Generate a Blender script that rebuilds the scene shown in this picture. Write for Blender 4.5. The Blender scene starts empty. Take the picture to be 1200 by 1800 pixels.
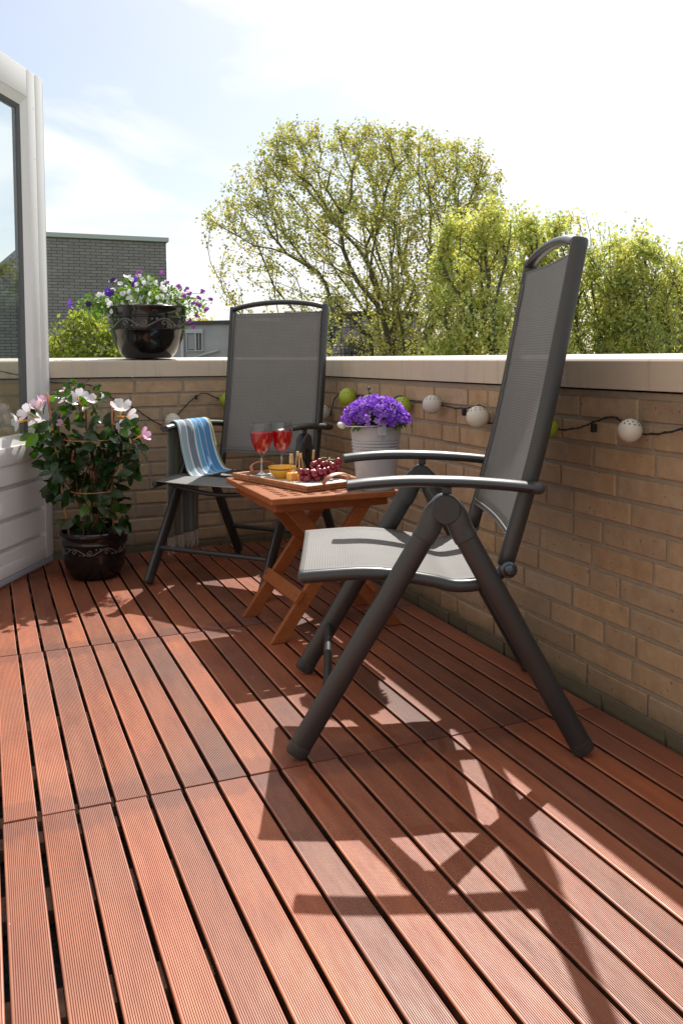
import bpy, bmesh, math, random
import numpy as np
from mathutils import Vector, Matrix, noise

R = math.radians
scene = bpy.context.scene
col = scene.collection

# ------------------------------------------------------------------ camera, world, sun, exposure
cam_d = bpy.data.cameras.new("camera"); cam = bpy.data.objects.new("camera", cam_d); col.objects.link(cam)
YAW, PITCH, ROLL = .3921, -.0550, -.0056
fw = Vector((math.sin(YAW)*math.cos(PITCH), math.cos(YAW)*math.cos(PITCH), math.sin(PITCH)))
rt = Vector((math.cos(YAW), -math.sin(YAW), 0)); up = rt.cross(fw)
rt, up = rt*math.cos(ROLL)+up*math.sin(ROLL), -rt*math.sin(ROLL)+up*math.cos(ROLL)
m = Matrix((rt, up, -fw)).transposed().to_4x4(); m.translation = Vector((-1.414, -1.737, .8855))
cam.matrix_world = m
cam_d.sensor_fit = 'VERTICAL'; cam_d.sensor_height = 36; cam_d.lens = 36*1522.14/1800
cam_d.shift_y = -187/1800
cam_d.clip_start = .05; cam_d.clip_end = 3000
scene.camera = cam

SUN = Vector((.458, .718, 1)).normalized()
elev = math.asin(SUN.z); azim = math.atan2(SUN.x, SUN.y)
w = bpy.data.worlds.new("World"); scene.world = w; w.use_nodes = True
nt = w.node_tree; nt.nodes.clear()
out = nt.nodes.new('ShaderNodeOutputWorld'); bg = nt.nodes.new('ShaderNodeBackground')
sky = nt.nodes.new('ShaderNodeTexSky'); sky.sky_type = 'NISHITA'; sky.sun_disc = False
sky.sun_elevation = elev; sky.sun_rotation = azim
sky.dust_density = 2.0; sky.altitude = 10
tc = nt.nodes.new('ShaderNodeTexCoord'); mp = nt.nodes.new('ShaderNodeMapping')
mp.inputs['Scale'].default_value = (1.8, 1.8, 5.5); mp.inputs['Rotation'].default_value = (.25, .12, .5)
n1 = nt.nodes.new('ShaderNodeTexNoise'); n1.inputs['Scale'].default_value = 1.7; n1.inputs['Detail'].default_value = 7
n1.inputs['Roughness'].default_value = .52; n1.inputs['Distortion'].default_value = .5
rp = nt.nodes.new('ShaderNodeValToRGB'); rp.color_ramp.elements[0].position = .42; rp.color_ramp.elements[0].color = (.14, .14, .14, 1)
rp.color_ramp.elements[1].position = .57; rp.color_ramp.elements[1].color = (1, 1, 1, 1)
mx = nt.nodes.new('ShaderNodeMix'); mx.data_type = 'RGBA'
mx.inputs[7].default_value = (8.3, 8.4, 8.6, 1)
L = nt.links.new
L(tc.outputs['Generated'], mp.inputs[0]); L(mp.outputs[0], n1.inputs['Vector']); L(n1.outputs[0], rp.inputs[0])
L(rp.outputs[0], mx.inputs[0]); L(sky.outputs[0], mx.inputs[6]); L(mx.outputs[2], bg.inputs[0]); L(bg.outputs[0], out.inputs[0])
bg.inputs[1].default_value = .078

sd = bpy.data.lights.new("sun", 'SUN'); sd.energy = 4.2; sd.angle = R(.55); sd.color = (1, .955, .89)
so = bpy.data.objects.new("sun", sd); col.objects.link(so)
so.rotation_euler = SUN.to_track_quat('Z', 'Y').to_euler(); so.location = (3, 5, 8)

vs = scene.view_settings
scene.display_settings.display_device = 'sRGB'
vs.view_transform = 'Standard'; vs.look = 'None'; vs.gamma = 1; vs.use_curve_mapping = False
vs.exposure = .78
scene.cycles.max_bounces = 10; scene.cycles.transparent_max_bounces = 16
scene.cycles.use_denoising = True
scene.cycles.sample_clamp_indirect = 6

# ------------------------------------------------------------------ helpers
rng = random.Random(7)

def mat(name, base=(.5,.5,.5), rough=.6, metal=0, spec=.5, build=None, **kw):
    mt = bpy.data.materials.new(name); mt.use_nodes = True
    n = mt.node_tree; b = n.nodes['Principled BSDF']
    b.inputs['Base Color'].default_value = (*base, 1); b.inputs['Roughness'].default_value = rough
    b.inputs['Metallic'].default_value = metal; b.inputs['Specular IOR Level'].default_value = spec
    for k, v in kw.items(): b.inputs[k.replace('_', ' ')].default_value = v
    if build: build(n, b)
    return mt

def N(n, t, **inp):
    x = n.nodes.new(t)
    for k, v in inp.items():
        k2 = int(k[1:]) if k[0] == 'i' and k[1:].isdigit() else k.replace('_', ' ')
        x.inputs[k2].default_value = v
    return x

def mixc(n, a, b, fac, mode='MIX'):
    x = n.nodes.new('ShaderNodeMix'); x.data_type = 'RGBA'; x.blend_type = mode
    for i, v in ((0, fac), (6, a), (7, b)):
        if hasattr(v, 'is_output') or hasattr(v, 'node'): n.links.new(v, x.inputs[i])
        elif i == 0: x.inputs[0].default_value = v
        else: x.inputs[i].default_value = (*v, 1)
    return x.outputs[2]

def ramp(n, src, stops, interp='LINEAR'):
    r = n.nodes.new('ShaderNodeValToRGB'); cr = r.color_ramp; cr.interpolation = interp
    while len(cr.elements) < len(stops): cr.elements.new(1)
    for e, (p, c) in zip(cr.elements, stops):
        e.position = p; e.color = (*c, 1) if len(c) == 3 else c
    n.links.new(src, r.inputs[0]); return r.outputs[0]

def g(v): return (v, v, v)

def noise_tex(n, scale, detail=4, rough=.55, vec=None, coord='Object', sc=(1, 1, 1)):
    t = N(n, 'ShaderNodeTexNoise', Scale=scale, Detail=detail, Roughness=rough)
    c = n.nodes.new('ShaderNodeTexCoord'); mpp = n.nodes.new('ShaderNodeMapping'); mpp.inputs['Scale'].default_value = sc
    n.links.new(c.outputs[coord], mpp.inputs[0]); n.links.new(mpp.outputs[0], t.inputs['Vector'])
    return t.outputs[0]

def bump(n, b, h, strength=.3, dist=.002):
    bp = n.nodes.new('ShaderNodeBump'); bp.inputs['Strength'].default_value = strength; bp.inputs['Distance'].default_value = dist
    n.links.new(h, bp.inputs['Height']); n.links.new(bp.outputs[0], b.inputs['Normal'])

def attr(n, name):
    a = n.nodes.new('ShaderNodeAttribute'); a.attribute_name = name; return a

class MB:
    """collects geometry for one mesh object"""
    def __init__(s): s.v = []; s.f = []; s.mi = []; s.tint = []; s.uv = None
    def add(s, vs_, fs, mi=0, tint=(1, 1, 1)):
        o = len(s.v); s.v += [tuple(x) for x in vs_]
        for f_ in fs: s.f.append(tuple(i+o for i in f_)); s.mi.append(mi); s.tint.append(tint)
    def box(s, a, b, mi=0, tint=(1, 1, 1), M=None, ch=0):
        x0, y0, z0 = a; x1, y1, z1 = b
        vs_ = [(x, y, z) for z in (z0, z1) for y in (y0, y1) for x in (x0, x1)]
        fs = [(0,2,3,1),(4,5,7,6),(0,1,5,4),(2,6,7,3),(0,4,6,2),(1,3,7,5)]
        if M is not None: vs_ = [M @ Vector(p) for p in vs_]
        s.add(vs_, fs, mi, tint)
    def bevbox(s, a, b, ch, mi=0, tint=(1, 1, 1), M=None):
        bm = bmesh.new(); 
        bmesh.ops.create_cube(bm, size=1)
        c = [(p+q)/2 for p, q in zip(a, b)]; d = [q-p for p, q in zip(a, b)]
        for v in bm.verts: v.co = Vector([v.co[i]*d[i]+c[i] for i in range(3)])
        bmesh.ops.bevel(bm, geom=bm.edges[:], offset=ch, segments=2, affect='EDGES', profile=.6)
        bm.verts.index_update()
        vs_ = [v.co.copy() for v in bm.verts]
        if M is not None: vs_ = [M @ p for p in vs_]
        s.add(vs_, [[v.index for v in f.verts] for f in bm.faces], mi, tint); bm.free()
    def tube(s, pts, r, ry=None, side=None, n=10, mi=0, caps=True, tint=(1, 1, 1), rnd=True):
        """swept ellipse; r = radius along the in-plane normal, ry = radius along 'side'"""
        pts = [Vector(p) for p in pts]; m_ = len(pts)
        rr = r if hasattr(r, '__len__') else [r]*m_
        yy = ry if hasattr(ry, '__len__') else [ry if ry else None]*m_
        T = []
        for i in range(m_):
            a = pts[max(i-1, 0)]; b = pts[min(i+1, m_-1)]; T.append((b-a).normalized())
        if side is None:
            ref = Vector((0, 0, 1)) if abs(T[0].z) < .9 else Vector((1, 0, 0))
            sd_ = T[0].cross(ref).normalized()
        else: sd_ = Vector(side).normalized()
        rings = []
        P2, T2, R2, Y2 = list(pts), list(T), list(rr), [a if a else b for a, b in zip(yy, rr)]
        if caps and rnd:
            k0 = min(R2[0], Y2[0])*.35; k1 = min(R2[-1], Y2[-1])*.35
            P2 = [pts[0]-T[0]*0, pts[0]+T[0]*k0]+P2[1:-1]+[pts[-1]-T[-1]*k1, pts[-1]]
            T2 = [T[0], T[0]]+T2[1:-1]+[T[-1], T[-1]]
            R2 = [R2[0]-k0, R2[0]]+R2[1:-1]+[R2[-1], R2[-1]-k1]; Y2 = [Y2[0]-k0, Y2[0]]+Y2[1:-1]+[Y2[-1], Y2[-1]-k1]
        vs_ = []
        for p, t, a, b in zip(P2, T2, R2, Y2):
            sd_ = (sd_ - t*sd_.dot(t)).normalized(); nn = t.cross(sd_)
            for k in range(n):
                an = 2*math.pi*k/n
                vs_.append(p + nn*(a*math.cos(an)) + sd_*(b*math.sin(an)))
        fs = []
        for i in range(len(P2)-1):
            for k in range(n):
                fs.append((i*n+k, i*n+(k+1) % n, (i+1)*n+(k+1) % n, (i+1)*n+k))
        if caps:
            fs.append(tuple(range(n))[::-1]); fs.append(tuple(range((len(P2)-1)*n, len(P2)*n)))
        s.add(vs_, fs, mi, tint)
    def lathe(s, prof, c=(0, 0, 0), n=32, mi=0, a0=0, a1=2*math.pi, tint=(1, 1, 1)):
        closed = abs(a1-a0-2*math.pi) < 1e-6; k_ = n if closed else n+1
        vs_ = []
        for r_, z in prof:
            for k in range(k_):
                an = a0+(a1-a0)*k/n; vs_.append((c[0]+r_*math.cos(an), c[1]+r_*math.sin(an), c[2]+z))
        fs = []
        for i in range(len(prof)-1):
            for k in range(n):
                fs.append((i*k_+k, i*k_+(k+1) % k_, (i+1)*k_+(k+1) % k_, (i+1)*k_+k))
        s.add(vs_, fs, mi, tint)
    def sphere(s, c, r, n=12, m_=8, mi=0, sc=(1, 1, 1), tint=(1, 1, 1), M=None):
        vs_ = []; 
        for i in range(m_+1):
            th = math.pi*i/m_
            for k in range(n):
                an = 2*math.pi*k/n
                p = Vector((r*math.sin(th)*math.cos(an)*sc[0], r*math.sin(th)*math.sin(an)*sc[1], r*math.cos(th)*sc[2]))
                if M is not None: p = M @ p
                vs_.append(p+Vector(c))
        fs = [(i*n+k, (i+1)*n+k, (i+1)*n+(k+1) % n, i*n+(k+1) % n) for i in range(m_) for k in range(n)]
        s.add(vs_, fs, mi, tint)
    def build(s, name, mats, parent=None, smooth=None, uv=None):
        me = bpy.data.meshes.new(name)
        me.from_pydata(s.v, [], s.f)
        if not isinstance(mats, (list, tuple)): mats = [mats]
        for q in mats: me.materials.append(q)
        me.polygons.foreach_set('material_index', s.mi)
        at = me.attributes.new('tint', 'FLOAT_COLOR', 'FACE')
        buf = np.ones((len(s.f), 4), dtype=np.float32); buf[:, :3] = np.array(s.tint, dtype=np.float32)
        at.data.foreach_set('color', buf.ravel())
        if uv:
            ul = me.uv_layers.new(name='UVMap')
            for lp in me.loops: ul.data[lp.index].uv = uv[lp.vertex_index]
        me.validate(); me.update()
        if smooth is not None:
            me.polygons.foreach_set('use_smooth', [True]*len(me.polygons))
            me.set_sharp_from_angle(angle=R(smooth))
        o = bpy.data.objects.new(name, me); col.objects.link(o)
        if parent is not None: o.parent = parent
        return o

def tag(o, label=None, cat=None, group=None, kind=None):
    if label: o['label'] = label
    if cat: o['category'] = cat
    if group: o['group'] = group
    if kind: o['kind'] = kind
    return o

def thing(name, label, cat, loc=(0, 0, 0), rz=0, group=None):
    o = bpy.data.objects.new(name, None); col.objects.link(o)
    o.location = loc; o.rotation_euler = (0, 0, rz); o.empty_display_size = .1
    return tag(o, label, cat, group)

def link_copy(src, parent, M):
    c = src.copy(); col.objects.link(c); c.parent = parent; c.matrix_local = M; return c

def bez(p0, p1, p2, n):
    p0, p1, p2 = map(Vector, (p0, p1, p2))
    return [p0*(1-t)**2+p1*2*t*(1-t)+p2*t*t for t in [i/n for i in range(n+1)]]

def spline(pts, n=6):
    """catmull-rom through pts"""
    P = [Vector(p) for p in pts]; P = [P[0]*2-P[1]]+P+[P[-1]*2-P[-2]]; o = []
    for i in range(1, len(P)-2):
        for k in range(n):
            t = k/n; a, b, c, d = P[i-1], P[i], P[i+1], P[i+2]
            o.append(.5*((2*b)+(c-a)*t+(2*a-5*b+4*c-d)*t*t+(3*b-a-3*c+d)*t**3))
    return o+[P[-2]]

# ------------------------------------------------------------------ materials
def m_deck(n, b):
    a = attr(n, 'tint'); no = noise_tex(n, 3.0, 6, .62, sc=(9, 1.3, 1)); no2 = noise_tex(n, 40, 5, .6, sc=(2.5, .35, 1)); big = noise_tex(n, 2.3, 3, .5)
    c = mixc(n, (.30, .090, .049), (.49, .176, .090), ramp(n, no, [(.3, g(0)), (.7, g(1))]))
    c = mixc(n, c, (.21, .115, .088), ramp(n, big, [(.46, g(0)), (.70, g(.6))]))
    c = mixc(n, c, g(.72), ramp(n, no2, [(.35, g(.0)), (.75, g(.45))]), 'MULTIPLY')
    st = noise_tex(n, 7, 3, .5, sc=(1.6, .8, 1))
    c = mixc(n, c, (.10, .045, .038), ramp(n, st, [(.62, g(0)), (.74, g(.32))]))
    # water stains where the boards butt together
    gm = n.nodes.new('ShaderNodeNewGeometry'); sx = n.nodes.new('ShaderNodeSeparateXYZ'); n.links.new(gm.outputs['Position'], sx.inputs[0])
    def mth(op, a_, b_=None):
        x = n.nodes.new('ShaderNodeMath'); x.operation = op
        for i_, v in enumerate((a_, b_)):
            if v is None: continue
            if isinstance(v, (int, float)): x.inputs[i_].default_value = v
            else: n.links.new(v, x.inputs[i_])
        return x.outputs[0]
    ds = mth('ABSOLUTE', mth('SUBTRACT', mth('FRACT', mth('ADD', sx.outputs[1], .5)), .5))
    en = mth('ADD', ds, mth('MULTIPLY', noise_tex(n, 14, 4, .6, sc=(2.2, .5, 1)), -.11))
    c = mixc(n, c, (.13, .060, .052), ramp(n, en, [(-.0, g(.5)), (.025, g(0))]))
    sk = noise_tex(n, 170, 2, .5); c = mixc(n, c, (.75, .66, .56), ramp(n, sk, [(.775, g(0)), (.79, g(.9))]))
    c = mixc(n, c, a.outputs['Color'], 1.0, 'MULTIPLY')
    n.links.new(c, b.inputs['Base Color'])
    n.links.new(ramp(n, no2, [(.3, g(.42)), (.8, g(.60))]), b.inputs['Roughness'])
    bump(n, b, no2, .25, .0006)
M_deck = mat('deck_wood', rough=.6, spec=.5, build=m_deck)
def m_simple_noise(c0, c1, scale, det=5, bs=.2, bd=.002, tint=False, sc=(1, 1, 1), lo=.35, hi=.65):
    def f(n, b):
        no = noise_tex(n, scale, det, .6, sc=sc)
        c = mixc(n, c0, c1, ramp(n, no, [(lo, g(0)), (hi, g(1))]))
        if tint: c = mixc(n, c, attr(n, 'tint').outputs['Color'], 1, 'MULTIPLY')
        n.links.new(c, b.inputs['Base Color'])
        if bs: bump(n, b, no, bs, bd)
    return f
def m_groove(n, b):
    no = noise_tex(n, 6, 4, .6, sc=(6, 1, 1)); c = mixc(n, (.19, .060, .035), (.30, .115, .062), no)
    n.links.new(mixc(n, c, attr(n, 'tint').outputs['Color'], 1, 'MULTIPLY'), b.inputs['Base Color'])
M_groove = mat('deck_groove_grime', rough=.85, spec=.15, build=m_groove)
M_side = mat('deck_side_shade', rough=.9, spec=.1, build=m_simple_noise((.03, .014, .010), (.10, .04, .024), 12, 5, .2))  # plank sides coloured near-black so the gaps look shaded
M_batten = mat('batten_wood', rough=.8, build=m_simple_noise((.17, .085, .055), (.30, .18, .115), 30, tint=True))
M_roofing = mat('roofing_felt', rough=.95, build=m_simple_noise(g(.02), (.075, .07, .062), 60, 6, .5))
def m_brick(n, b):
    a = attr(n, 'tint'); no = noise_tex(n, 22, 6, .65); fine = noise_tex(n, 240, 3, .6); bigz = noise_tex(n, 1.7, 4, .6)
    c = mixc(n, (.355, .240, .145), (.485, .350, .228), ramp(n, no, [(.3, g(0)), (.72, g(1))]))
    c = mixc(n, c, (.33, .26, .19), ramp(n, bigz, [(.45, g(0)), (.75, g(.7))]))
    pits = ramp(n, noise_tex(n, 95, 2, .5), [(.26, g(.45)), (.34, g(1))])
    c = mixc(n, c, pits, 1.0, 'MULTIPLY')
    c = mixc(n, c, a.outputs['Color'], 1, 'MULTIPLY')
    # grime and algae on the lowest course
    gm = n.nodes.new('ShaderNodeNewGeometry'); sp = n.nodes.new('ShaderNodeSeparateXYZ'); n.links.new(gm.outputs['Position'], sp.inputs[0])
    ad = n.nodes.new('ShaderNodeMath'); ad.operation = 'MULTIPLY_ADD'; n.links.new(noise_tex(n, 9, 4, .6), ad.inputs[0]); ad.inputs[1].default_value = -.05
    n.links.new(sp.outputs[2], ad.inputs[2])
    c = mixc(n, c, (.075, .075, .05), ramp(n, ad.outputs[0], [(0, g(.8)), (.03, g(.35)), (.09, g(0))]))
    n.links.new(c, b.inputs['Base Color'])
    h = mixc(n, no, fine, .45); bump(n, b, h, .55, .0035)
M_brick = mat('yellow_brick', rough=.9, spec=.2, build=m_brick)
def m_mortar(n, b):
    no = noise_tex(n, 60, 5, .7)
    c = mixc(n, (.26, .215, .17), (.42, .35, .28), no)
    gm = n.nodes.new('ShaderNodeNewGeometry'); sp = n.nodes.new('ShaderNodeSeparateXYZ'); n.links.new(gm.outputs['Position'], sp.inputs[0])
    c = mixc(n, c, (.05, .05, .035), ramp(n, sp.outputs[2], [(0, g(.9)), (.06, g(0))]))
    n.links.new(c, b.inputs['Base Color']); bump(n, b, no, .8, .004)
M_mortar = mat('mortar', rough=.95, spec=.1, build=m_mortar)
def m_coping(n, b):
    no = noise_tex(n, 5, 5, .6, sc=(1, 1, 3)); st = noise_tex(n, 3, 5, .65, sc=(8, 8, .8)); fl = noise_tex(n, 130, 2, .5)
    c = mixc(n, (.51, .425, .325), (.61, .515, .405), no)
    c = mixc(n, c, (.33, .26, .20), ramp(n, st, [(.54, g(0)), (.75, g(.6))]))
    c = mixc(n, c, g(.35), ramp(n, fl, [(.72, g(0)), (.78, g(.5))]), 'MULTIPLY')
    n.links.new(c, b.inputs['Base Color']); bump(n, b, fl, .08, .001)
M_coping = mat('coping_paint', rough=.42, spec=.4, build=m_coping)
M_dark = mat('dark_gap', (.012, .012, .012), .9)
def m_metal(n, b):
    no = noise_tex(n, 350, 2, .5); big = noise_tex(n, 6, 4, .6)
    n.links.new(mixc(n, (.024, .025, .027), (.038, .039, .041), big), b.inputs['Base Color'])
    bump(n, b, no, .10, .0004)
    n.links.new(ramp(n, big, [(.3, g(.34)), (.7, g(.44))]), b.inputs['Roughness'])
M_metal = mat('charcoal_metal', (.1, .1, .1), .38, .25, .8, build=m_metal)
M_plastic = mat('charcoal_plastic', (.045, .045, .045), .45, build=m_simple_noise(g(.035), g(.05), 60, 3, .1, .0005))
M_knob = mat('knob_metal', (.09, .10, .12), .25, .8)
M_chrome = mat('bare_aluminium', (.55, .55, .56), .3, .9)
def m_fabric(n, b, warm=False):
    c = n.nodes.new('ShaderNodeUVMap'); 
    mpp = n.nodes.new('ShaderNodeMapping'); mpp.inputs['Scale'].default_value = (1, 1, 1); n.links.new(c.outputs[0], mpp.inputs[0])
    w1 = n.nodes.new('ShaderNodeTexWave'); w1.bands_direction = 'X'; w1.inputs['Scale'].default_value = 52; n.links.new(mpp.outputs[0], w1.inputs[0])
    w2 = n.nodes.new('ShaderNodeTexWave'); w2.bands_direction = 'Y'; w2.inputs['Scale'].default_value = 52; n.links.new(mpp.outputs[0], w2.inputs[0])
    no = noise_tex(n, 14, 5, .6)
    h = mixc(n, w1.outputs['Color'], w2.outputs['Color'], .5, 'MIX')
    cc = mixc(n, (.155, .150, .143), (.275, .268, .255), h)
    cc = mixc(n, cc, g(.86), ramp(n, no, [(.4, g(0)), (.7, g(.5))]), 'MULTIPLY')
    n.links.new(cc, b.inputs['Base Color']); bump(n, b, h, .5, .0012)
    tr = n.nodes.new('ShaderNodeBsdfTranslucent'); n.links.new(cc, tr.inputs[0])
    tp = n.nodes.new('ShaderNodeBsdfTransparent')
    m1 = n.nodes.new('ShaderNodeMixShader'); m1.inputs[0].default_value = .18
    m2 = n.nodes.new('ShaderNodeMixShader'); m2.inputs[0].default_value = .16
    o = n.nodes['Material Output']
    n.links.new(b.outputs[0], m1.inputs[1]); n.links.new(tr.outputs[0], m1.inputs[2])
    n.links.new(m1.outputs[0], m2.inputs[1]); n.links.new(tp.outputs[0], m2.inputs[2]); n.links.new(m2.outputs[0], o.inputs[0])
M_fabric = mat('textilene', rough=.55, spec=.35, build=m_fabric)
M_piping = mat('piping', (.16, .155, .15), .5)
def m_tablewood(n, b):
    no = noise_tex(n, 30, 6, .65, sc=(1, 5, 5)); bg_ = noise_tex(n, 5, 3, .5)
    c = mixc(n, (.25, .075, .022), (.40, .135, .042), ramp(n, no, [(.3, g(0)), (.7, g(1))]))
    c = mixc(n, c, (.24, .075, .03), ramp(n, bg_, [(.45, g(0)), (.75, g(.6))]))
    c = mixc(n, c, attr(n, 'tint').outputs['Color'], 1, 'MULTIPLY')
    n.links.new(c, b.inputs['Base Color']); bump(n, b, no, .2, .0008)
M_twood = mat('oiled_hardwood', rough=.34, spec=.5, build=m_tablewood)
M_traywood = mat('tray_wood', rough=.4, build=m_simple_noise((.26, .10, .04), (.42, .18, .075), 25, 6, .15, .0006, sc=(6, 1, 1)))
M_traymat = mat('tray_lining', rough=.5, build=m_simple_noise((.50, .46, .42), (.62, .58, .54), 12, 6, .05))
M_leather = mat('copper_leather', rough=.38, build=m_simple_noise((.28, .10, .045), (.42, .17, .08), 50, 4, .2, .0006))
def m_white(n, b):
    no = noise_tex(n, 3.5, 5, .6, sc=(1, 1, .6)); n.links.new(mixc(n, (.78, .755, .72), (.86, .84, .815), no), b.inputs['Base Color'])
    bump(n, b, noise_tex(n, 120, 3, .5), .08, .0005)
M_white = mat('white_paint', rough=.38, build=m_white)
M_edge = mat('door_edge_grey', (.42, .46, .52), .4)
M_gasket = mat('gasket', (.10, .10, .105), .6)
def m_glass(n, b):
    n.nodes.remove(b); o = n.nodes['Material Output']
    t = n.nodes.new('ShaderNodeBsdfTransparent'); t.inputs[0].default_value = (.90, .94, .94, 1)
    gl = n.nodes.new('ShaderNodeBsdfGlossy'); gl.inputs['Roughness'].default_value = .005
    fr = n.nodes.new('ShaderNodeLayerWeight'); fr.inputs[0].default_value = .5
    pw = n.nodes.new('ShaderNodeMath'); pw.operation = 'POWER'; n.links.new(fr.outputs['Facing'], pw.inputs[0]); pw.inputs[1].default_value = 4.5
    ml = n.nodes.new('ShaderNodeMath'); ml.operation = 'MULTIPLY_ADD'; n.links.new(pw.outputs[0], ml.inputs[0]); ml.inputs[1].default_value = .9; ml.inputs[2].default_value = .045
    mm = n.nodes.new('ShaderNodeMixShader'); n.links.new(ml.outputs[0], mm.inputs[0]); n.links.new(t.outputs[0], mm.inputs[1]); n.links.new(gl.outputs[0], mm.inputs[2])
    n.links.new(mm.outputs[0], o.inputs[0])
def plain(name, f):
    mt = bpy.data.materials.new(name); mt.use_nodes = True; f(mt.node_tree, mt.node_tree.nodes['Principled BSDF']); return mt
M_glass = plain('window_glass', m_glass)
M_wglass = plain('clear_glass', lambda n, b: m_glass(n, b))
def m_wine(n, b):
    b.inputs['Base Color'].default_value = (.50, .004, .010, 1); b.inputs['Roughness'].default_value = .02; b.inputs['Transmission Weight'].default_value = .5; b.inputs['IOR'].default_value = 1.33
    tr = n.nodes.new('ShaderNodeBsdfTranslucent'); tr.inputs[0].default_value = (.62, .008, .016, 1)
    tp = n.nodes.new('ShaderNodeBsdfTransparent'); tp.inputs[0].default_value = (.85, .10, .12, 1)
    a = n.nodes.new('ShaderNodeMixShader'); a.inputs[0].default_value = .22; n.links.new(b.outputs[0], a.inputs[1]); n.links.new(tr.outputs[0], a.inputs[2])
    c = n.nodes.new('ShaderNodeMixShader'); c.inputs[0].default_value = .10; n.links.new(a.outputs[0], c.inputs[1]); n.links.new(tp.outputs[0], c.inputs[2]); n.links.new(c.outputs[0], n.nodes['Material Output'].inputs[0])
M_wine = plain('rose_wine', m_wine)
def m_pot(n, b):
    no = noise_tex(n, 8, 4, .6); n.links.new(mixc(n, (.005, .005, .005), (.013, .011, .011), no), b.inputs['Base Color'])
M_pot = mat('glazed_pot', rough=.12, spec=.6, build=m_pot)
M_potband = mat('pot_relief', (.11, .10, .09), .35, 0, .6)  # relief coloured lighter than the glaze to stand in for highlights
M_soil = mat('potting_soil', rough=1, build=m_simple_noise((.008, .006, .005), (.05, .035, .025), 90, 5, .9, .01))
M_zinc = mat('painted_zinc', rough=.42, build=m_simple_noise((.38, .39, .42), (.47, .48, .52), 12, 4, .06, .001))
M_stake = mat('bamboo_stake', rough=.5, build=m_simple_noise((.38, .14, .04), (.55, .24, .08), 30, 4, .1, .0006, sc=(1, 1, .2)))

def leafmat(name, c0, c1, trans=.35, rough=.45, tcol=None, spec=.5):
    def f(n, b):
        a = attr(n, 'tint'); no = noise_tex(n, 6, 3, .5)
        c = mixc(n, c0, c1, no); c = mixc(n, c, a.outputs['Color'], 1, 'MULTIPLY')
        n.links.new(c, b.inputs['Base Color'])
        tr = n.nodes.new('ShaderNodeBsdfTranslucent'); tc_ = mixc(n, c, tcol if tcol else (1.5, 1.6, .8), 1, 'MULTIPLY') ; n.links.new(tc_, tr.inputs[0])
        mm = n.nodes.new('ShaderNodeMixShader'); mm.inputs[0].default_value = trans
        n.links.new(b.outputs[0], mm.inputs[1]); n.links.new(tr.outputs[0], mm.inputs[2]); n.links.new(mm.outputs[0], n.nodes['Material Output'].inputs[0])
    return mat(name, rough=rough, spec=spec, build=f)
M_leafdark = leafmat('mandevilla_leaf', (.012, .034, .008), (.024, .056, .013), .22, .26, (2.6, 3.0, .8))
M_leafmid = leafmat('bedding_leaf', (.09, .17, .035), (.15, .24, .05), .4, .5)
M_petal = leafmat('petal', (.85, .85, .85), (.85, .85, .85), .40, .6, (1.05, 1.05, 1.05))
M_stem = mat('green_stem', (.06, .09, .02), .6)
M_bark = mat('bark', rough=.9, build=m_simple_noise((.075, .062, .045), (.14, .12, .088), 20, 4, .4, .01))
M_leafolive = leafmat('olive_young_leaf', (.35, .35, .11), (.47, .46, .145), .50, .6, (1.25, 1.22, .8))
M_leafyel = leafmat('yellow_young_leaf', (.47, .49, .155), (.60, .62, .21), .52, .6, (1.25, 1.22, .8))
M_leafbush = leafmat('bush_leaf', (.19, .24, .045), (.28, .31, .065), .4, .6)
def m_gbrick(n, b):
    c = n.nodes.new('ShaderNodeUVMap'); bt = n.nodes.new('ShaderNodeTexBrick'); n.links.new(c.outputs[0], bt.inputs[0])
    for k, v in (('Scale', 1.), ('Brick Width', .175), ('Row Height', .050), ('Mortar Size', .006), ('Mortar Smooth', .15), ('Bias', 0.)): bt.inputs[k].default_value = v
    bt.inputs['Color1'].default_value = (.235, .22, .21, 1); bt.inputs['Color2'].default_value = (.30, .28, .265, 1); bt.inputs['Mortar'].default_value = (.10, .095, .09, 1)
    no = noise_tex(n, .8, 5, .6); cc = mixc(n, bt.outputs[0], g(.75), ramp(n, no, [(.4, g(0)), (.7, g(.5))]), 'MULTIPLY')
    n.links.new(cc, b.inputs['Base Color']); bump(n, b, bt.outputs['Fac'], -.6, .01)
M_gbrick = mat('grey_brick', rough=.85, spec=.25, build=m_gbrick)
M_fascia = mat('pale_green_trim', (.42, .46, .42), .5)
M_gbrick2 = mat('plain_dark_brick', rough=.9, build=m_simple_noise((.09, .08, .075), (.15, .13, .12), 8, 5, .4, .01))
M_plaster = mat('pale_plaster', rough=.95, build=m_simple_noise((.58, .54, .48), (.66, .62, .56), 6, 5, .2, .003))
def m_tiles(n, b):
    c = n.nodes.new('ShaderNodeUVMap'); bt = n.nodes.new('ShaderNodeTexBrick'); n.links.new(c.outputs[0], bt.inputs[0])
    for k, v in (('Scale', 1.), ('Brick Width', .25), ('Row Height', .33), ('Mortar Size', .025), ('Mortar Smooth', .4)): bt.inputs[k].default_value = v
    bt.offset = 0
    bt.inputs['Color1'].default_value = (.05, .05, .055, 1); bt.inputs['Color2'].default_value = (.085, .082, .085, 1); bt.inputs['Mortar'].default_value = (.015, .015, .015, 1)
    n.links.new(bt.outputs[0], b.inputs['Base Color']); bump(n, b, bt.outputs['Fac'], -.8, .03)
M_tiles = mat('dark_roof_tiles', rough=.95, spec=.05, build=m_tiles)
M_render = mat('grey_render', rough=.9, build=m_simple_noise((.36, .35, .355), (.45, .44, .445), 1.5, 5, .1, .01))
M_winframe = mat('window_frame_paint', (.5, .5, .5), .5)
M_winglass = mat('far_window_glass', (.03, .035, .04), .08, 0, .8)
M_curtain = mat('net_curtain', (.45, .45, .46), .9)
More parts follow.
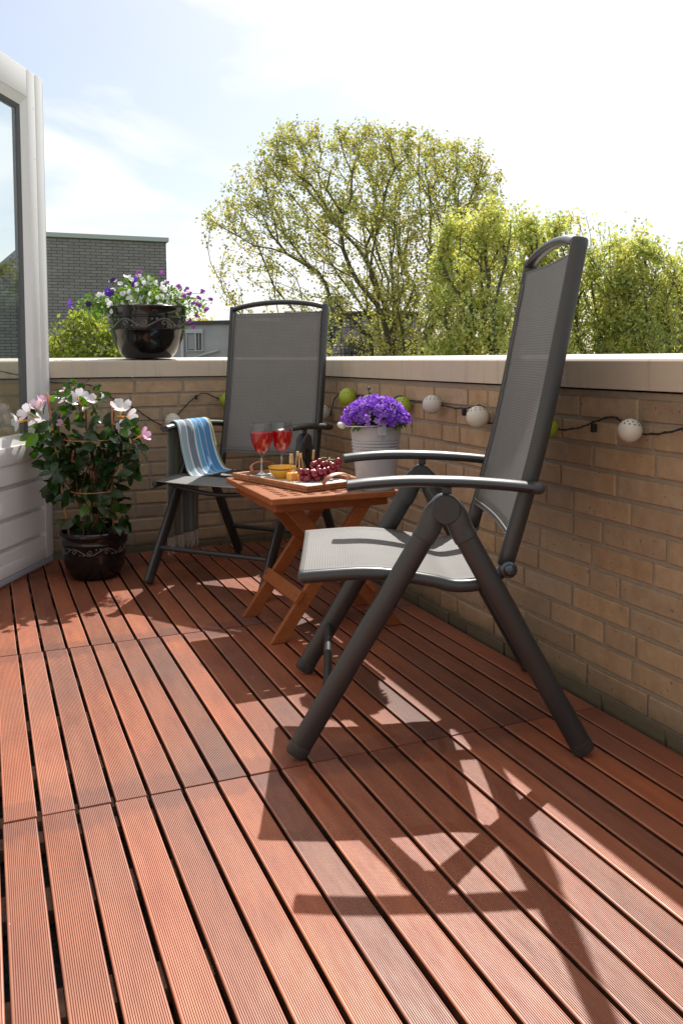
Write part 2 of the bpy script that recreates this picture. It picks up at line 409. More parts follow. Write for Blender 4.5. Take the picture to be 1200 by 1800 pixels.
M_grass = mat('grass', rough=.95, build=m_simple_noise((.03, .06, .015), (.07, .11, .03), .6, 6, .4, .05))
M_pave = mat('paving', rough=.9, build=m_simple_noise((.16, .15, .14), (.26, .25, .24), 2, 5, .3, .01))
M_wire = mat('cord', (.018, .014, .012), .6)
M_holes = mat('lantern_hole', (.015, .02, .01), .9)
M_lwhite = mat('lantern_white', (.62, .58, .49), .5, Subsurface_Weight=.1)
M_lgreen = mat('lantern_green', (.33, .42, .03), .45)
M_yellow = mat('yellow_glaze', (.72, .38, .03), .22)
M_cheese = mat('cheese', (.82, .42, .09), .45, Subsurface_Weight=.25)
M_bamboo = mat('bamboo', rough=.5, build=m_simple_noise((.52, .33, .14), (.66, .46, .22), 60, 4, .1, .0004, sc=(1, 1, .15)))
M_grape = mat('grape_skin', rough=.22, spec=.6, build=m_simple_noise((.10, .006, .016), (.34, .022, .045), 40, 3, 0))

# ------------------------------------------------------------------ setting: ground far below, terrace floor
GZ = -5.6
b = MB(); b.add([(-400, -400, GZ), (400, -400, GZ), (400, 900, GZ), (-400, 900, GZ)], [(0, 1, 2, 3)])
tag(b.build('ground', M_grass), kind='structure')
b = MB(); b.add([(-60, 5.5, GZ+.01), (60, 5.5, GZ+.01), (60, 9, GZ+.01), (-60, 9, GZ+.01)], [(0, 1, 2, 3)])
tag(b.build('pavement', M_pave), kind='structure')

P_ = .07; YB = 2.247
b = MB()
b.box((-1.75, -3.2, -.30), (.32, 2.56, -.052)); tag(b.build('roof_surface', M_roofing), kind='structure')
# planks with fine milled grooves
def plank(b, x0, x1, y0, y1, tint, z0, dz):
    ng = 17; gw = (x1-x0-.006)/ng
    prof = [(x0, z0-.019), (x0, z0-.0022), (x0+.0012, z0-.0005), (x0+.003, z0)]
    for k in range(ng):
        a = x0+.003+gw*k
        prof += [(a+gw*.48, z0), (a+gw*.58, z0-.0013), (a+gw*.86, z0-.0013), (a+gw*.97, z0)]
    prof += [(x1-.003, z0), (x1-.0012, z0-.0005), (x1, z0-.0022), (x1, z0-.019)]
    n = len(prof); vs_ = [(x, y0, z) for x, z in prof]+[(x, y1, z+dz) for x, z in prof]
    fs = [(i, i+1, n+i+1, n+i) for i in range(n-1)]+[tuple(range(n))[::-1], tuple(range(n, 2*n)), (n-1, 0, n, 2*n-1)]
    f0_ = len(b.f); b.add([(x, y, z) for x, y, z in vs_], [f[::-1] for f in fs], 0, tint)
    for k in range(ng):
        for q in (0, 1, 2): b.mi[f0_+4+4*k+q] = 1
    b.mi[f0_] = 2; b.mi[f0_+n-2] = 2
b = MB(); bb = MB(); r_ = random.Random(3)
seams = [-2.0, -1.0, 0.0, 1.0013, 2.0, YB+.01]
for j in range(len(seams)-1):
    y0, y1 = seams[j], seams[j+1]
    off = [.001, -.001, .0012, -.0015, .0006, 0][j]
    for i in range(-3, 20):
        xa = (i-20)*P_+off+r_.uniform(-.0007, .0007); xb = xa+P_-.0088+r_.uniform(-.0006, .0006)
        if i == 19: xb = -.004
        k = r_.uniform(.80, 1.18); hue = r_.uniform(-.09, .16)
        if r_.random() < .25: k *= .82; hue -= .10
        tint = (k*(1+hue*.4), k*(1-hue*.3), k*(1-hue*1.2))
        plank(b, xa, xb, y0+.0022+r_.uniform(0, .002), y1-.0022-r_.uniform(0, .002), tint, r_.uniform(-.0007, .0007), r_.uniform(-.0006, .0006))
    if j < 4:
        for yy, hw in ((.04, .02), (.235, .034), (.50, .030), (.755, .034), (.96, .02)):
            q = r_.uniform(.8, 1.2)
            if y0+yy+hw < YB: bb.box((-1.62, y0+yy-hw, -.044), (-.006, y0+yy+hw, -.0200), 0, (q, q, q))
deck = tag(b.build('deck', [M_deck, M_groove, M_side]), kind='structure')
tag(bb.build('deck_battens', M_batten), kind='structure')

# ------------------------------------------------------------------ parapet walls
def brick_wall(name, label, org, axis, length, outward, cuts=()):
    """axis: unit vector along wall; outward: normal facing the terrace. org on deck-side face line"""
    T = thing(name, label, 'wall', org)
    A, O = Vector(axis), Vector(outward); Z = Vector((0, 0, 1))
    Pt = lambda u, d, z: tuple(A*u+O*d+Z*z)
    core = MB(); vs_ = [Pt(u, d, z) for z in (-.055, .800) for d in (-.22, -.0065) for u in (0, length)]
    fs = [(0,2,3,1),(4,5,7,6),(0,1,5,4),(2,6,7,3),(0,4,6,2),(1,3,7,5)]
    core.add(vs_, fs); core.build('mortar_bed', M_mortar, T)
    bk = MB(); rr = random.Random(hash(name) % 1000 if False else len(name))
    rowh = .0633; bw = .222; jt = .011
    for r in range(13):
        z0 = -.028+r*rowh; z1 = z0+rowh-jt
        z1 = min(z1, .797)
        if z1-z0 < .02: continue
        u = -rr.choice((0, .11, .055, .165))-rr.uniform(0, .03)
        while u < length:
            wd = (bw-jt) if rr.random() < .86 else (bw-jt)*.5
            ua, ub = max(u, 0.0), min(u+wd, length)
            if ub-ua > .02:
                k = rr.uniform(.88, 1.10); h_ = rr.uniform(-.04, .05)
                if rr.random() < .08: k *= .88
                tint = (k*(1+h_), k, k*(1-h_*1.3))
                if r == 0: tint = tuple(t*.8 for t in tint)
                d = rr.uniform(-.0022, .001); e = .0028
                jz = lambda: rr.uniform(-.0012, .0012)
                back = [(ua, -.012, z0), (ub, -.012, z0), (ub, -.012, z1), (ua, -.012, z1)]
                mid = [(ua, d-e, z0), (ub, d-e, z0), (ub, d-e, z1), (ua, d-e, z1)]
                fr = [(ua+e+jz(), d+jz()*.4, z0+e+jz()), (ub-e+jz(), d+jz()*.4, z0+e+jz()), (ub-e+jz(), d+jz()*.4, z1-e+jz()), (ua+e+jz(), d+jz()*.4, z1-e+jz())]
                v_ = [Pt(*p) for p in back+mid+fr]
                f_ = [(8, 9, 10, 11)]+[(i, (i+1) % 4, 4+(i+1) % 4, 4+i) for i in range(4)]+[(4+i, 4+(i+1) % 4, 8+(i+1) % 4, 8+i) for i in range(4)]
                bk.add(v_, f_, 0, tint)
            u += wd+jt
    o = bk.build('brickwork', M_brick, T)
    bm = bmesh.new(); bm.from_mesh(o.data); bmesh.ops.recalc_face_normals(bm, faces=bm.faces[:]); bm.to_mesh(o.data); bm.free()
    return T, Pt, T

def coping(T, Pt, u0, u1, w_, miter0=0, miter1=0):
    c = MB(); d0 = .012
    # section: inner face, sloping top (outer edge higher), drip below
    sec = [(d0, .806), (d0+.0, .874), (d0-.004, .879), (d0-w_+.006, .8925), (d0-w_, .888), (d0-w_, .806)]
    n = len(sec)
    v_ = [Pt(u0+miter0*(d0-d), d, z) for d, z in sec]+[Pt(u1-miter1*(d0-d), d, z) for d, z in sec]
    f_ = [(i, (i+1) % n, n+(i+1) % n, n+i) for i in range(n)]+[tuple(range(n))[::-1], tuple(range(n, 2*n))]
    c.add(v_, f_)
    o = c.build('coping', M_coping, T)
    bm = bmesh.new(); bm.from_mesh(o.data); bmesh.ops.recalc_face_normals(bm, faces=bm.faces[:]); bm.to_mesh(o.data); bm.free()
    return o

Tb, Pb, _ = brick_wall('parapet_wall', 'brick parapet wall across the back of the deck, behind the potted plant', (-1.66, YB+.006, 0), (1, 0, 0), 1.672, (0, -1, 0))
coping(Tb, Pb, 0, 1.648, .29, 0, -1)
Tr, Pr, _ = brick_wall('parapet_wall', 'long brick parapet wall on the right, carrying most of the round lanterns', (.012, -2.6, 0), (0, 1, 0), 2.6+YB+.006, (-1, 0, 0))
JO = 2.6+.345
coping(Tr, Pr, 0, JO-.0012, .29); coping(Tr, Pr, JO+.0012, 2.6+YB-.006, .29, 0, -1)
b = MB(); b.box((0.0, 0, .8020), (.20, 2.6+YB, .8055)); 

# house facade on the left, outside the picture, that the door belongs to
b = MB(); uvs = None
b.box((-1.95, -3.6, -.3), (-1.66, 1.45, 2.9)); T_h = b.build('house_facade', M_plaster); tag(T_h, kind='structure')
b = MB(); b.box((-1.95, -3.2, GZ), (.30, 2.54, -.302)); tag(b.build('terrace_base', M_brick), kind='structure')

# ------------------------------------------------------------------ glazed door
def make_door():
    dirx, diry = -.492, -.871
    T = thing('glass_door', 'open white door with a glazed top half and grooved lower panel at the left edge', 'door', (-1.135, 2.206, 0), math.atan2(diry, dirx))
    W_, zb_, zt_ = .93, .04, 2.066
    b = MB(); y0, y1 = -.045, 0
    bv = .004
    b.bevbox((.030, y0, zb_), (.0950, y1, zt_), bv)                # free stile
    b.bevbox((.0952, y0, .475), (.165, y1-.0006, zt_), bv)
    b.bevbox((W_-.13, y0, zb_), (W_, y1, zt_), bv)
    b.bevbox((.1655, y0, zt_-.115), (W_-.1305, y1-.0005, zt_), bv)
    b.bevbox((.1655, y0, .475), (W_-.1305, y1+.004, .545), bv)
    b.bevbox((.0955, y0, zb_), (W_-.1305, y1-.0005, zb_+.05), bv)
    b.build('door_frame', M_white, T, 35)
    b = MB(); b.bevbox((0, -.052, zb_+.012), (.0295, -.012, zt_-.012), .003); b.build('rebate_edge', M_edge, T, 35)
    b = MB(); b.bevbox((.03, -.03, .014), (W_, -.002, .0385), .003); b.build('weather_bar', M_edge, T, 35)
    # glazing beads, sloped profile
    b = MB(); s0, s1, z0, z1 = .1655, W_-.1305, .5455, zt_-.1155; k = .038
    def frame(a, c, d, e, ya, yb, wd, mi=0):
        o = [(a, ya, d), (c, ya, d), (c, ya, e), (a, ya, e)]; i_ = [(a+wd, yb, d+wd), (c-wd, yb, d+wd), (c-wd, yb, e-wd), (a+wd, yb, e-wd)]
        i2 = [(x, -.040, z) for x, _, z in i_]
        v_ = o+i_+i2; f_ = [(q, (q+1) % 4, 4+(q+1) % 4, 4+q) for q in range(4)]+[(4+q, 4+(q+1) % 4, 8+(q+1) % 4, 8+q) for q in range(4)]
        b.add(v_, [t[::-1] for t in f_], mi)
    frame(s0, s1, z0, z1, -.002, -.014, k); b.build('glazing_bead', M_white, T)
    b = MB(); frame(s0+k, s1-k, z0+k*.3, z1-k, -.0145, -.021, .018); b.build('gasket', M_gasket, T)
    b = MB(); b.box((s0+k+.003, -.030, z0+.004), (s1-k-.003, -.024, z1-k-.003)); b.build('glass_pane', M_glass, T)
    # lower panel with horizontal grooves
    b = MB(); zz = [.0905, .135, .25, .375, .4745]; X0, X1 = .0655, W_-.131
    prof = []; 
    for q in range(len(zz)-1):
        a, c = zz[q], zz[q+1]
        prof += [(a+.022 if q else a, -.003), (c, -.003)]
        if q < len(zz)-2: prof += [(c+.001, -.030), (c+.012, -.030)]
    v_ = [(X0+.03, y, z) for z, y in prof]+[(X1, y, z) for z, y in prof]; n_ = len(prof)
    b.add(v_, [(i, n_+i, n_+i+1, i+1)[::-1] for i in range(n_-1)]); b.box((X0+.03, -.04, .0905), (X1, -.0305, .4745))
    # groove strips run a little into the stile
    b.build('lower_panel', M_white, T)
    b = MB(); z = .28
    while z < 2.0:
        b.lathe([(0, 0), (.0035, 0), (.0035, .001), (0, .0014)], n=10); 
        M_ = Matrix.Translation((.115, .0003, z)) @ Matrix.Rotation(R(-90), 4, 'X')
        nv = 40
        for q in range(len(b.v)-nv, len(b.v)): b.v[q] = tuple(M_ @ Vector(b.v[q]))
        z += .205
    b.build('screw_caps', M_white, T, 40)
make_door()

# ------------------------------------------------------------------ chairs
def make_chair(label, loc, rz, lean=0.0, flip=1, tall=0.0):
    T = thing('folding_armchair', label, 'chair', loc, rz, 'high-backed folding garden chairs')
    W_ = .52
    def p(a, l, z):
        if z > .43: a = a+lean*(z-.42); z = z+tall*(z-.42)/.69; a = a+tall*.15*(z-.42)
        return Vector((.31-a, flip*(W_/2-l), z))
    side = (0, 1, 0)
    for k in (0, 1):
        L_ = (lambda l: l) if k == 0 else (lambda l: W_-l)
        def q(a, l, z, hold=True):
            return Vector((.31-a, flip*(W_/2-L_(l)), z))
        # legs
        hubc = q(.326, 0, .556)
        for foot, top in ((-.008, .300), (.640, .352)):
            f0 = q(foot, 0, .004); t0 = q(top, 0, .528); d_ = (t0-f0).normalized()
            b = MB(); n = 16
            b.tube([f0+d_*.035, f0+d_*.2, t0-d_*.02], .0250, .0150, side, n=n, rnd=False)
            leg = b.build('leg', M_metal, T, 40)
            b = MB(); b.tube([f0+d_*.006, f0+d_*.012, f0+d_*.0345], [.0230, .0258, .0258], [.0135, .0158, .0158], side, n=n, rnd=False)
            # flatten foot on the ground
            b.v = [(x, y, max(z, 0.0005)) for x, y, z in b.v]
            b.build('foot_cap', M_plastic, leg, 40)
        # hub: wishbone casting and round cover
        b = MB(); f0 = q(-.008, 0, .004); t0 = q(.300, 0, .528); d1 = (t0-f0).normalized(); f1 = q(.640, 0, .004); t1 = q(.352, 0, .528); d2 = (t1-f1).normalized()
        path = [t0-d1*.05, t0-d1*.02, q(.305, 0, .545), q(.326, 0, .560), q(.347, 0, .545), t1-d2*.02, t1-d2*.05]
        b.tube(spline(path, 4), [.0268]*25, [.0175]*25, side, n=14)
        hub = b.build('hinge_hub', M_plastic, T, 45)
        b = MB(); b.lathe([(0, -.019), (.030, -.019), (.0325, -.016), (.0325, .016), (.030, .019), (.0285, .0195), (.027, .0188), (0, .0188)], n=28)
        b.v = [tuple(Matrix.Translation(hubc) @ Matrix.Rotation(R(90), 4, 'X') @ Vector(v)) for v in b.v]
        b.build('cover_disc', M_metal, hub, 35)
        # armrest
        b = MB(); ap = spline([q(.115, .0, .607), q(.17, 0, .613), (q(.25, 0, .617)), q(.36, 0, .6145), q(.45, 0, .608), q(.515, 0, .601)], 5)
        b.tube(ap, .0128, .0235, side, n=16, rnd=False)
        arm = b.build('armrest', M_metal, T, 40)
        b = MB(); dd = (ap[-1]-ap[-2]).normalized(); b.tube([ap[-1], ap[-1]+dd*.012, ap[-1]+dd*.022, ap[-1]+dd*.027], [.0142, .0142, .012, .007], [.0242, .0242, .021, .013], side, n=16, rnd=False)
        b.build('armrest_cap', M_plastic, arm, 40)
        b = MB(); dd = (ap[0]-ap[1]).normalized(); b.tube([ap[0], ap[0]+dd*.003], [.0138, .012], [.0238, .022], side, n=16, rnd=False)
        b.build('armrest_cap', M_plastic, arm, 40)
        b = MB(); b.bevbox((-.010, -.006, -.01), (.010, .006, .010), .003, M=Matrix.Translation(q(.330, 0, .598)))
        b.build('armrest_bracket', M_plastic, T, 40)
        # link from hub to seat
        b = MB(); b.tube([q(.345, .024, .535), q(.425, .024, .395)], .010, .003, side, n=8)
        b.build('support_link', M_plastic, T, 40)
        # knob where back meets seat
        b = MB(); b.lathe([(0, -.014), (.017, -.014), (.0185, -.010), (.0185, .004), (.013, .006), (.012, .012), (.008, .016), (0, .017)], n=20)
        sg = 1 if (flip*(W_/2-L_(0))) > 0 else -1
        b.v = [tuple(Matrix.Translation(q(.468, .010, .418)) @ Matrix.Rotation(R(-90*sg), 4, 'X') @ Vector(v)) for v in b.v]
        b.build('pivot_knob', M_knob, T, 35)
    # seat rails, joined by arched cross tubes
    seat_a = [(.004, .398), (.063, .4025), (.15, .407), (.22, .402), (.30, .389), (.353, .377), (.416, .383), (.462, .412)]
    for l in (.030, W_-.030):
        b = MB(); b.tube(spline([p(a, l, z) for a, z in seat_a], 4), .0145, .0125, side, n=14, rnd=True); b.build('seat_rail', M_metal, T, 45)
    for a, z, sag in ((.095, .392, .030), (.385, .372, .020)):
        b = MB(); b.tube([p(a, .035+(W_-.07)*t, z-sag*4*t*(1-t)) for t in [i/14 for i in range(15)]], .009, n=10); b.build('cross_tube', M_metal, T, 40)
    # seat fabric
    nu, nv = 28, 14; sp = spline([Vector((a, 0, z)) for a, z in seat_a[:-1]], 4); sp = sp[:]
    v_, f_, uv = [], [], []
    for i, s_ in enumerate(sp):
        for j in range(nv+1):
            t = j/nv; sag = .012*math.sin(math.pi*t)**.8*(0.35+.65*min(1, i/6))
            l = .030+(W_-.06)*t; v_.append(tuple(p(s_.x+.002, l, s_.z+.0138-sag))); uv.append((l, s_.x))
    for i in range(len(sp)-1):
        for j in range(nv): k = i*(nv+1)+j; f_.append((k, k+1, k+nv+2, k+nv+1))
    b = MB(); b.add(v_, f_); o = b.build('seat_sling', M_fabric, T, 60, uv=uv)
    md = o.modifiers.new('thickness', 'SOLIDIFY'); md.thickness = .0016; md.offset = 0
    # back rails
    bk = [(.463, .420), (.500, .545), (.534, .671), (.562, .80), (.586, .925), (.608, 1.04), (.621, 1.112)]
    for l in (.030, W_-.030):
        b = MB(); pts = spline([p(a, l, z) for a, z in bk], 4)
        b.tube(pts, .0192, .0125, side, n=14); b.build('back_rail', M_metal, T, 45)
    b = MB(); e0 = p(.613, .034, 1.100); cr = []
    for i in range(17):
        t = i/16; l = .030+(W_-.06)*t; h = .028*(1-(2*t-1)**2)**.8; cr.append(p(.617+h*.15, l, 1.098+h))
    b.tube(cr, .0115, .0175, None, n=12); b.build('top_handle', M_metal, T, 45)
    # back fabric
    v_, f_, uv = [], [], []; sp = spline([Vector((a, 0, z)) for a, z in bk], 4); sp = [s_ for s_ in sp if .465 < s_.z < 1.085]
    for i, s_ in enumerate(sp):
        for j in range(nv+1):
            t = j/nv; l = .034+(W_-.068)*t; sag = .010*math.sin(math.pi*t)
            v_.append(tuple(p(s_.x-.012+sag, l, s_.z))); uv.append((l, s_.z))
    for i in range(len(sp)-1):
        for j in range(nv): k = i*(nv+1)+j; f_.append((k, k+1, k+nv+2, k+nv+1))
    b = MB(); b.add(v_, f_); o = b.build('back_sling', M_fabric, T, 60, uv=uv)
    md = o.modifiers.new('thickness', 'SOLIDIFY'); md.thickness = .0016; md.offset = 0
    # hems and the toothed edge of the sling
    b = MB()
    for s_ in (sp[0], sp[-1]):
        for dz in (0, .012 if s_ is sp[0] else -.012):
            b.tube([p(s_.x-.012+.010*math.sin(math.pi*t), .034+(W_-.068)*t, s_.z+dz) for t in [i/10 for i in range(11)]], .0022, n=6)
    for l in (.0435, W_-.0435):
        pts = spline([p(a-.0145, l, z) for a, z in bk], 22)
        for q0, q1 in zip(pts[1:-1:1], pts[2::1]):
            if q0.z < .47 or q0.z > 1.083: continue
            c = q0; b.box((-.0022, -.0036, -.0018), (.0022, .0036, .0018), M=Matrix.Translation(c))
    b.build('sling_piping', M_piping, o, 40)
    # stretchers
    for a, z in ((.067, .137), (.567, .137)):
        b = MB(); pts = [p(a, .012+(W_-.024)*t, z-.0*t) for t in [0, .04, .5, .96, 1]]
        b.tube(pts, .0105, n=12); b.build('stretcher', M_metal, T, 40)
    return T

chair_near = make_chair('high-backed grey folding chair in the foreground, turned side-on to the camera', (-.409, .156, 0), math.atan2(.373, -.928), tall=.034)
chair_far = make_chair('high-backed grey folding chair in the back corner with a striped towel over its arm', (-.430, 1.655, 0), R(220.65), -.074, -1, 0)

# ------------------------------------------------------------------ towel
def make_towel():
    # in the far chair's local frame: right arm is local y = -.26 (flip=-1)
    pts = [(-.300, .150), (-.302, .26), (-.299, .40), (-.296, .52), (-.292, .595), (-.283, .622), (-.268, .6345), (-.252, .634), (-.236, .624), (-.225, .595), (-.214, .53), (-.198, .47), (-.184, .435), (-.168, .4165), (-.150, .412), (-.135, .411)]
    sp = spline([Vector((0, y, z)) for y, z in pts], 5); n = len(sp); m_ = 40
    v_, f_, uv = [], [], []
    for i, s_ in enumerate(sp):
        t = i/(n-1)
        inner = max(0, (t-.55)/.45); outer = max(0, (.42-t)/.42)
        for j in range(m_+1):
            u = j/m_; a = .165+.225*u
            fan = inner*(.05*(u-.2)); a2 = a+fan - .012*outer*(u-.5)
            wv = (math.sin(u*19+t*3)*.0045+math.sin(u*41+1.3)*.0018)*(inner**.7*1.2*(1-.4*inner)+outer*1.6)
            dz = -.0018*math.sin(u*30)*(1 if .4 < t < .6 else 0)*0
            lift = .010*max(0, 1-abs(t-1)/.06) if False else 0
            nz = .003*noise.noise(Vector((u*5, t*9, 1.7)))
            y = s_.y+wv+nz; z = s_.z+(wv*.6+abs(nz) if t > .86 else 0)+.001
            v_.append((.31-a2, y, max(z, .4035 if t > .86 else 0))); uv.append((u, t))
    for i in range(n-1):
        for j in range(m_): k = i*(m_+1)+j; f_.append((k, k+1, k+m_+2, k+m_+1))
    T = thing('towel', 'blue and grey striped towel draped over the far chair arm', 'towel', chair_far.location[:], chair_far.rotation_euler.z)
    b = MB(); b.add(v_, f_)
    W3 = (.80, .76, .80); Bl = (.07, .30, .60); Bl2 = (.13, .42, .68); Sl = (.17, .24, .29); Te = (.33, .46, .50); Gr = (.22, .30, .07)
    def f(n, bs):
        c = n.nodes.new('ShaderNodeUVMap'); sp_ = n.nodes.new('ShaderNodeSeparateXYZ'); n.links.new(c.outputs[0], sp_.inputs[0])
        cc = ramp(n, sp_.outputs[0], [(0, Te), (.03, W3), (.05, Te), (.19, W3), (.225, Sl), (.395, W3), (.44, Bl2), (.545, W3), (.56, Bl), (.70, W3), (.715, Bl), (.89, W3), (.93, Gr)], 'CONSTANT')
        end = ramp(n, sp_.outputs[1], [(0, g(.8)), (.30, g(0)), (.97, g(1))], 'CONSTANT')  # end band colour; outer half also darkened to stand for its shade
        cc = mixc(n, cc, (.15, .155, .09), end)
        w1 = n.nodes.new('ShaderNodeTexWave'); w1.inputs['Scale'].default_value = 60; n.links.new(c.outputs[0], w1.inputs[0])
        no = noise_tex(n, 400, 3, .6); n.links.new(mixc(n, cc, g(.8), ramp(n, no, [(.4, g(0)), (.7, g(.5))]), 'MULTIPLY'), bs.inputs['Base Color'])
        bump(n, bs, mixc(n, no, w1.outputs[0], .4), .5, .001)
    M_t = mat('striped_towel', rough=.95, spec=.1, build=f, Sheen_Weight=.3)
    o = b.build('cloth', M_t, T, 80, uv=uv); md = o.modifiers.new('t', 'SOLIDIFY'); md.thickness = .0042; md.offset = 1
    # fringe on the outer end
    b = MB(); r2 = random.Random(5)
    for j in range(0, m_+1, 1):
        x, y, z = v_[j]
        for q in range(2):
            xx = x+r2.uniform(-.003, .003); ln = r2.uniform(.045, .075)
            b.tube([(xx, y, z+.004), (xx+r2.uniform(-.003, .003), y+r2.uniform(-.004, .004), z-ln*.5), (xx+r2.uniform(-.006, .006), y+r2.uniform(-.006, .006), z-ln)], [.0012, .0014, .0009], n=4, rnd=False)
    b.build('fringe', mat('fringe_yarn', (.5, .48, .44), .95), T, 60)
make_towel()

# ------------------------------------------------------------------ folding table
TZ = .465; TX0, TX1, TY0, TY1 = -.628, -.200, .713, 1.236
def make_table():
    cx, cy = (TX0+TX1)/2, (TY0+TY1)/2
    T = thing('folding_table', 'small slatted reddish wooden folding table between the two chairs', 'table', (cx, cy, 0))
    hx, hy = (TX1-TX0)/2, (TY1-TY0)/2
    b = MB(); th = .019
    # perforated top: grid with square openings
    bord = .034; nx, ny = 8, 13
    xs = [-hx]; ys = [-hy]
    cxw = (2*hx-2*bord)/nx; cyw = (2*hy-2*bord)/ny
    for i in range(nx): xs += [-hx+bord+cxw*i+cxw*.20, -hx+bord+cxw*i+cxw*.72]
    for j in range(ny): ys += [-hy+bord+cyw*j+cyw*.20, -hy+bord+cyw*j+cyw*.72]
    xs.append(hx); ys.append(hy)
    zt, zb_ = TZ, TZ-th
    V = {}
    def vid(i, j, k):
        if (i, j, k) not in V: V[(i, j, k)] = len(b.v); b.v.append((xs[i], ys[j], zt if k else zb_))
        return V[(i, j, k)]
    def addf(ids): b.f.append(tuple(ids)); b.mi.append(0); b.tint.append((1, 1, 1))
    NX, NY = len(xs)-1, len(ys)-1
    hole = lambda i, j: i % 2 == 1 and j % 2 == 1 and i < NX and j < NY and i < NX-0 and (i+1)//2 % 3 != 0 if False else (i % 2 == 1 and j % 2 == 1)
    solid = lambda i, j: 0 <= i < NX and 0 <= j < NY and not hole(i, j)
    for i in range(NX):
        for j in range(NY):
            if not solid(i, j): continue
            addf((vid(i, j, 1), vid(i+1, j, 1), vid(i+1, j+1, 1), vid(i, j+1, 1)))
            addf((vid(i, j, 0), vid(i, j+1, 0), vid(i+1, j+1, 0), vid(i+1, j, 0)))
            for di, dj, e in ((-1, 0, ((i, j+1), (i, j))), (1, 0, ((i+1, j), (i+1, j+1))), (0, -1, ((i, j), (i+1, j))), (0, 1, ((i+1, j+1), (i, j+1)))):
                if not solid(i+di, j+dj):
                    (a, c), (d, f) = e; addf((vid(a, c, 0), vid(d, f, 0), vid(d, f, 1), vid(a, c, 1)))
    o = b.build('tabletop', M_twood, T)
    md = o.modifiers.new('bev', 'BEVEL'); md.width = .0018; md.segments = 1; md.limit_method = 'ANGLE'
    # aprons
    for sgn in (-1, 1):
        b = MB(); b.bevbox((-hx+.025, sgn*(hy-.052)-.010, TZ-th-.030), (hx-.025, sgn*(hy-.052)+.010, TZ-th-.0015), .002, tint=(.85, .8, .8)); b.build('apron', M_twood, T)
    for sgn in (-1, 1):
        b = MB(); b.bevbox((sgn*(hx-.04)-.011, -hy+.066, TZ-th-.034), (sgn*(hx-.04)+.011, hy-.066, TZ-th-.0015), .002, tint=(.85, .8, .8)); b.build('apron', M_twood, T)
    # crossed legs: flat boards
    def board(p0, p1, wd, tk, y, name='leg', tint=(1, 1, 1), cut=True):
        d = Vector((p1[0]-p0[0], 0, p1[1]-p0[1])).normalized(); nrm = Vector((-d.z, 0, d.x))
        v_ = []
        for yy in (y-tk/2, y+tk/2):
            for (px, pz) in (p0, p1):
                # ends cut horizontally
                hw = wd/2/abs(d.z)
                v_ += [(px-hw, yy, pz), (px+hw, yy, pz)]
        b = MB(); b.add(v_, [(0, 1, 3, 2), (4, 6, 7, 5), (0, 4, 5, 1), (2, 3, 7, 6), (0, 2, 6, 4), (1, 5, 7, 3)], 0, tint)
        o = b.build(name, M_twood, T); md = o.modifiers.new('bev', 'BEVEL'); md.width = .0018; md.segments = 2; return o
    zt2 = TZ-th-.004; fxl, fxr = -.588-cx, -.172-cx
    yA = (.792-cy, 1.098-cy); yB = (.816-cy, 1.074-cy)
    for y in yA: board((fxl, .0006), (hx-.075, zt2), .042, .020, y)
    for y in yB: board((fxr, .0006), (-hx+.075, zt2), .042, .020, y, tint=(.82, .8, .8))
    # foot stretchers
    def sl(p0, p1, z): t = z/zt2; return p0+(p1-p0)*t
    for (f, t_, ys_) in ((fxl, hx-.075, yA), (fxr, -hx+.075, yB)):
        z = .125; x = sl(f, t_, z); sg = -1 if f < 0 else 1
        b = MB(); ang = math.atan2(zt2, t_-f)
        M_ = Matrix.Translation((x+sg*.0235*math.sin(ang), 0, z+.0235*abs(math.cos(ang)))) @ Matrix.Rotation(-ang, 4, 'Y')
        b.bevbox((-.021, ys_[0]-.018, -.008), (.021, ys_[1]+.018, .008), .002, M=M_)
        s_ = b.build('stretcher', M_twood, T)
        for yy in ys_:
            b = MB(); b.sphere(M_ @ Vector((0, yy, .0085)), .0028, 8, 5); b.build('screw', M_plastic, s_, 60)
    # pivot bolts
    for y in (yA[0]-.012, yA[1]+.012):
        b = MB(); b.sphere(((sl(fxl, hx-.075, .23)+sl(fxr, -hx+.075, .23))/2, y, .23), .007, 10, 6); b.build('pivot_bolt', M_knob, T, 60)
make_table()

# ------------------------------------------------------------------ tray and what stands on it
TRC = Vector((-.432, 1.030, TZ+.001)); TRA = math.atan2(-.957, .290)
def make_tray():
    T = thing('serving_tray', 'shallow wooden serving tray with leather loop handles on the table', 'tray', TRC, TRA)
    lx, ly = .215, .125
    b = MB(); b.bevbox((-lx, -ly, 0), (lx, ly, .008), .002); b.build('base', M_traywood, T)
    b = MB(); b.add([(-lx+.012, -ly+.012, .0084), (lx-.012, -ly+.012, .0084), (lx-.012, ly-.012, .0084), (-lx+.012, ly-.012, .0084)], [(0, 1, 2, 3)]); b.build('lining', M_traymat, T)
    b = MB()
    for sy in (-1, 1): b.bevbox((-lx-.001, sy*(ly-.005)-.006, .0085), (lx+.001, sy*(ly-.005)+.006, .020), .0018)
    for sx in (-1, 1): b.bevbox((sx*(lx-.005)-.0055, -ly+.0115, .0085), (sx*(lx-.005)+.0055, ly-.0115, .0195), .0018)
    b.build('rim', M_traywood, T)
    for sx in (-1, 1):
        b = MB(); pts = [(sx*(lx-.012), -.052, .017), (sx*(lx+.002), -.046, .036), (sx*(lx+.004), -.02, .047), (sx*(lx+.004), .02, .047), (sx*(lx+.002), .046, .036), (sx*(lx-.012), .052, .017)]
        b.tube(spline(pts, 5), .0022, .009, (1, 0, 0), n=10); b.build('handle', M_leather, T, 50)
make_tray()
TRZ = TZ+.001+.0086

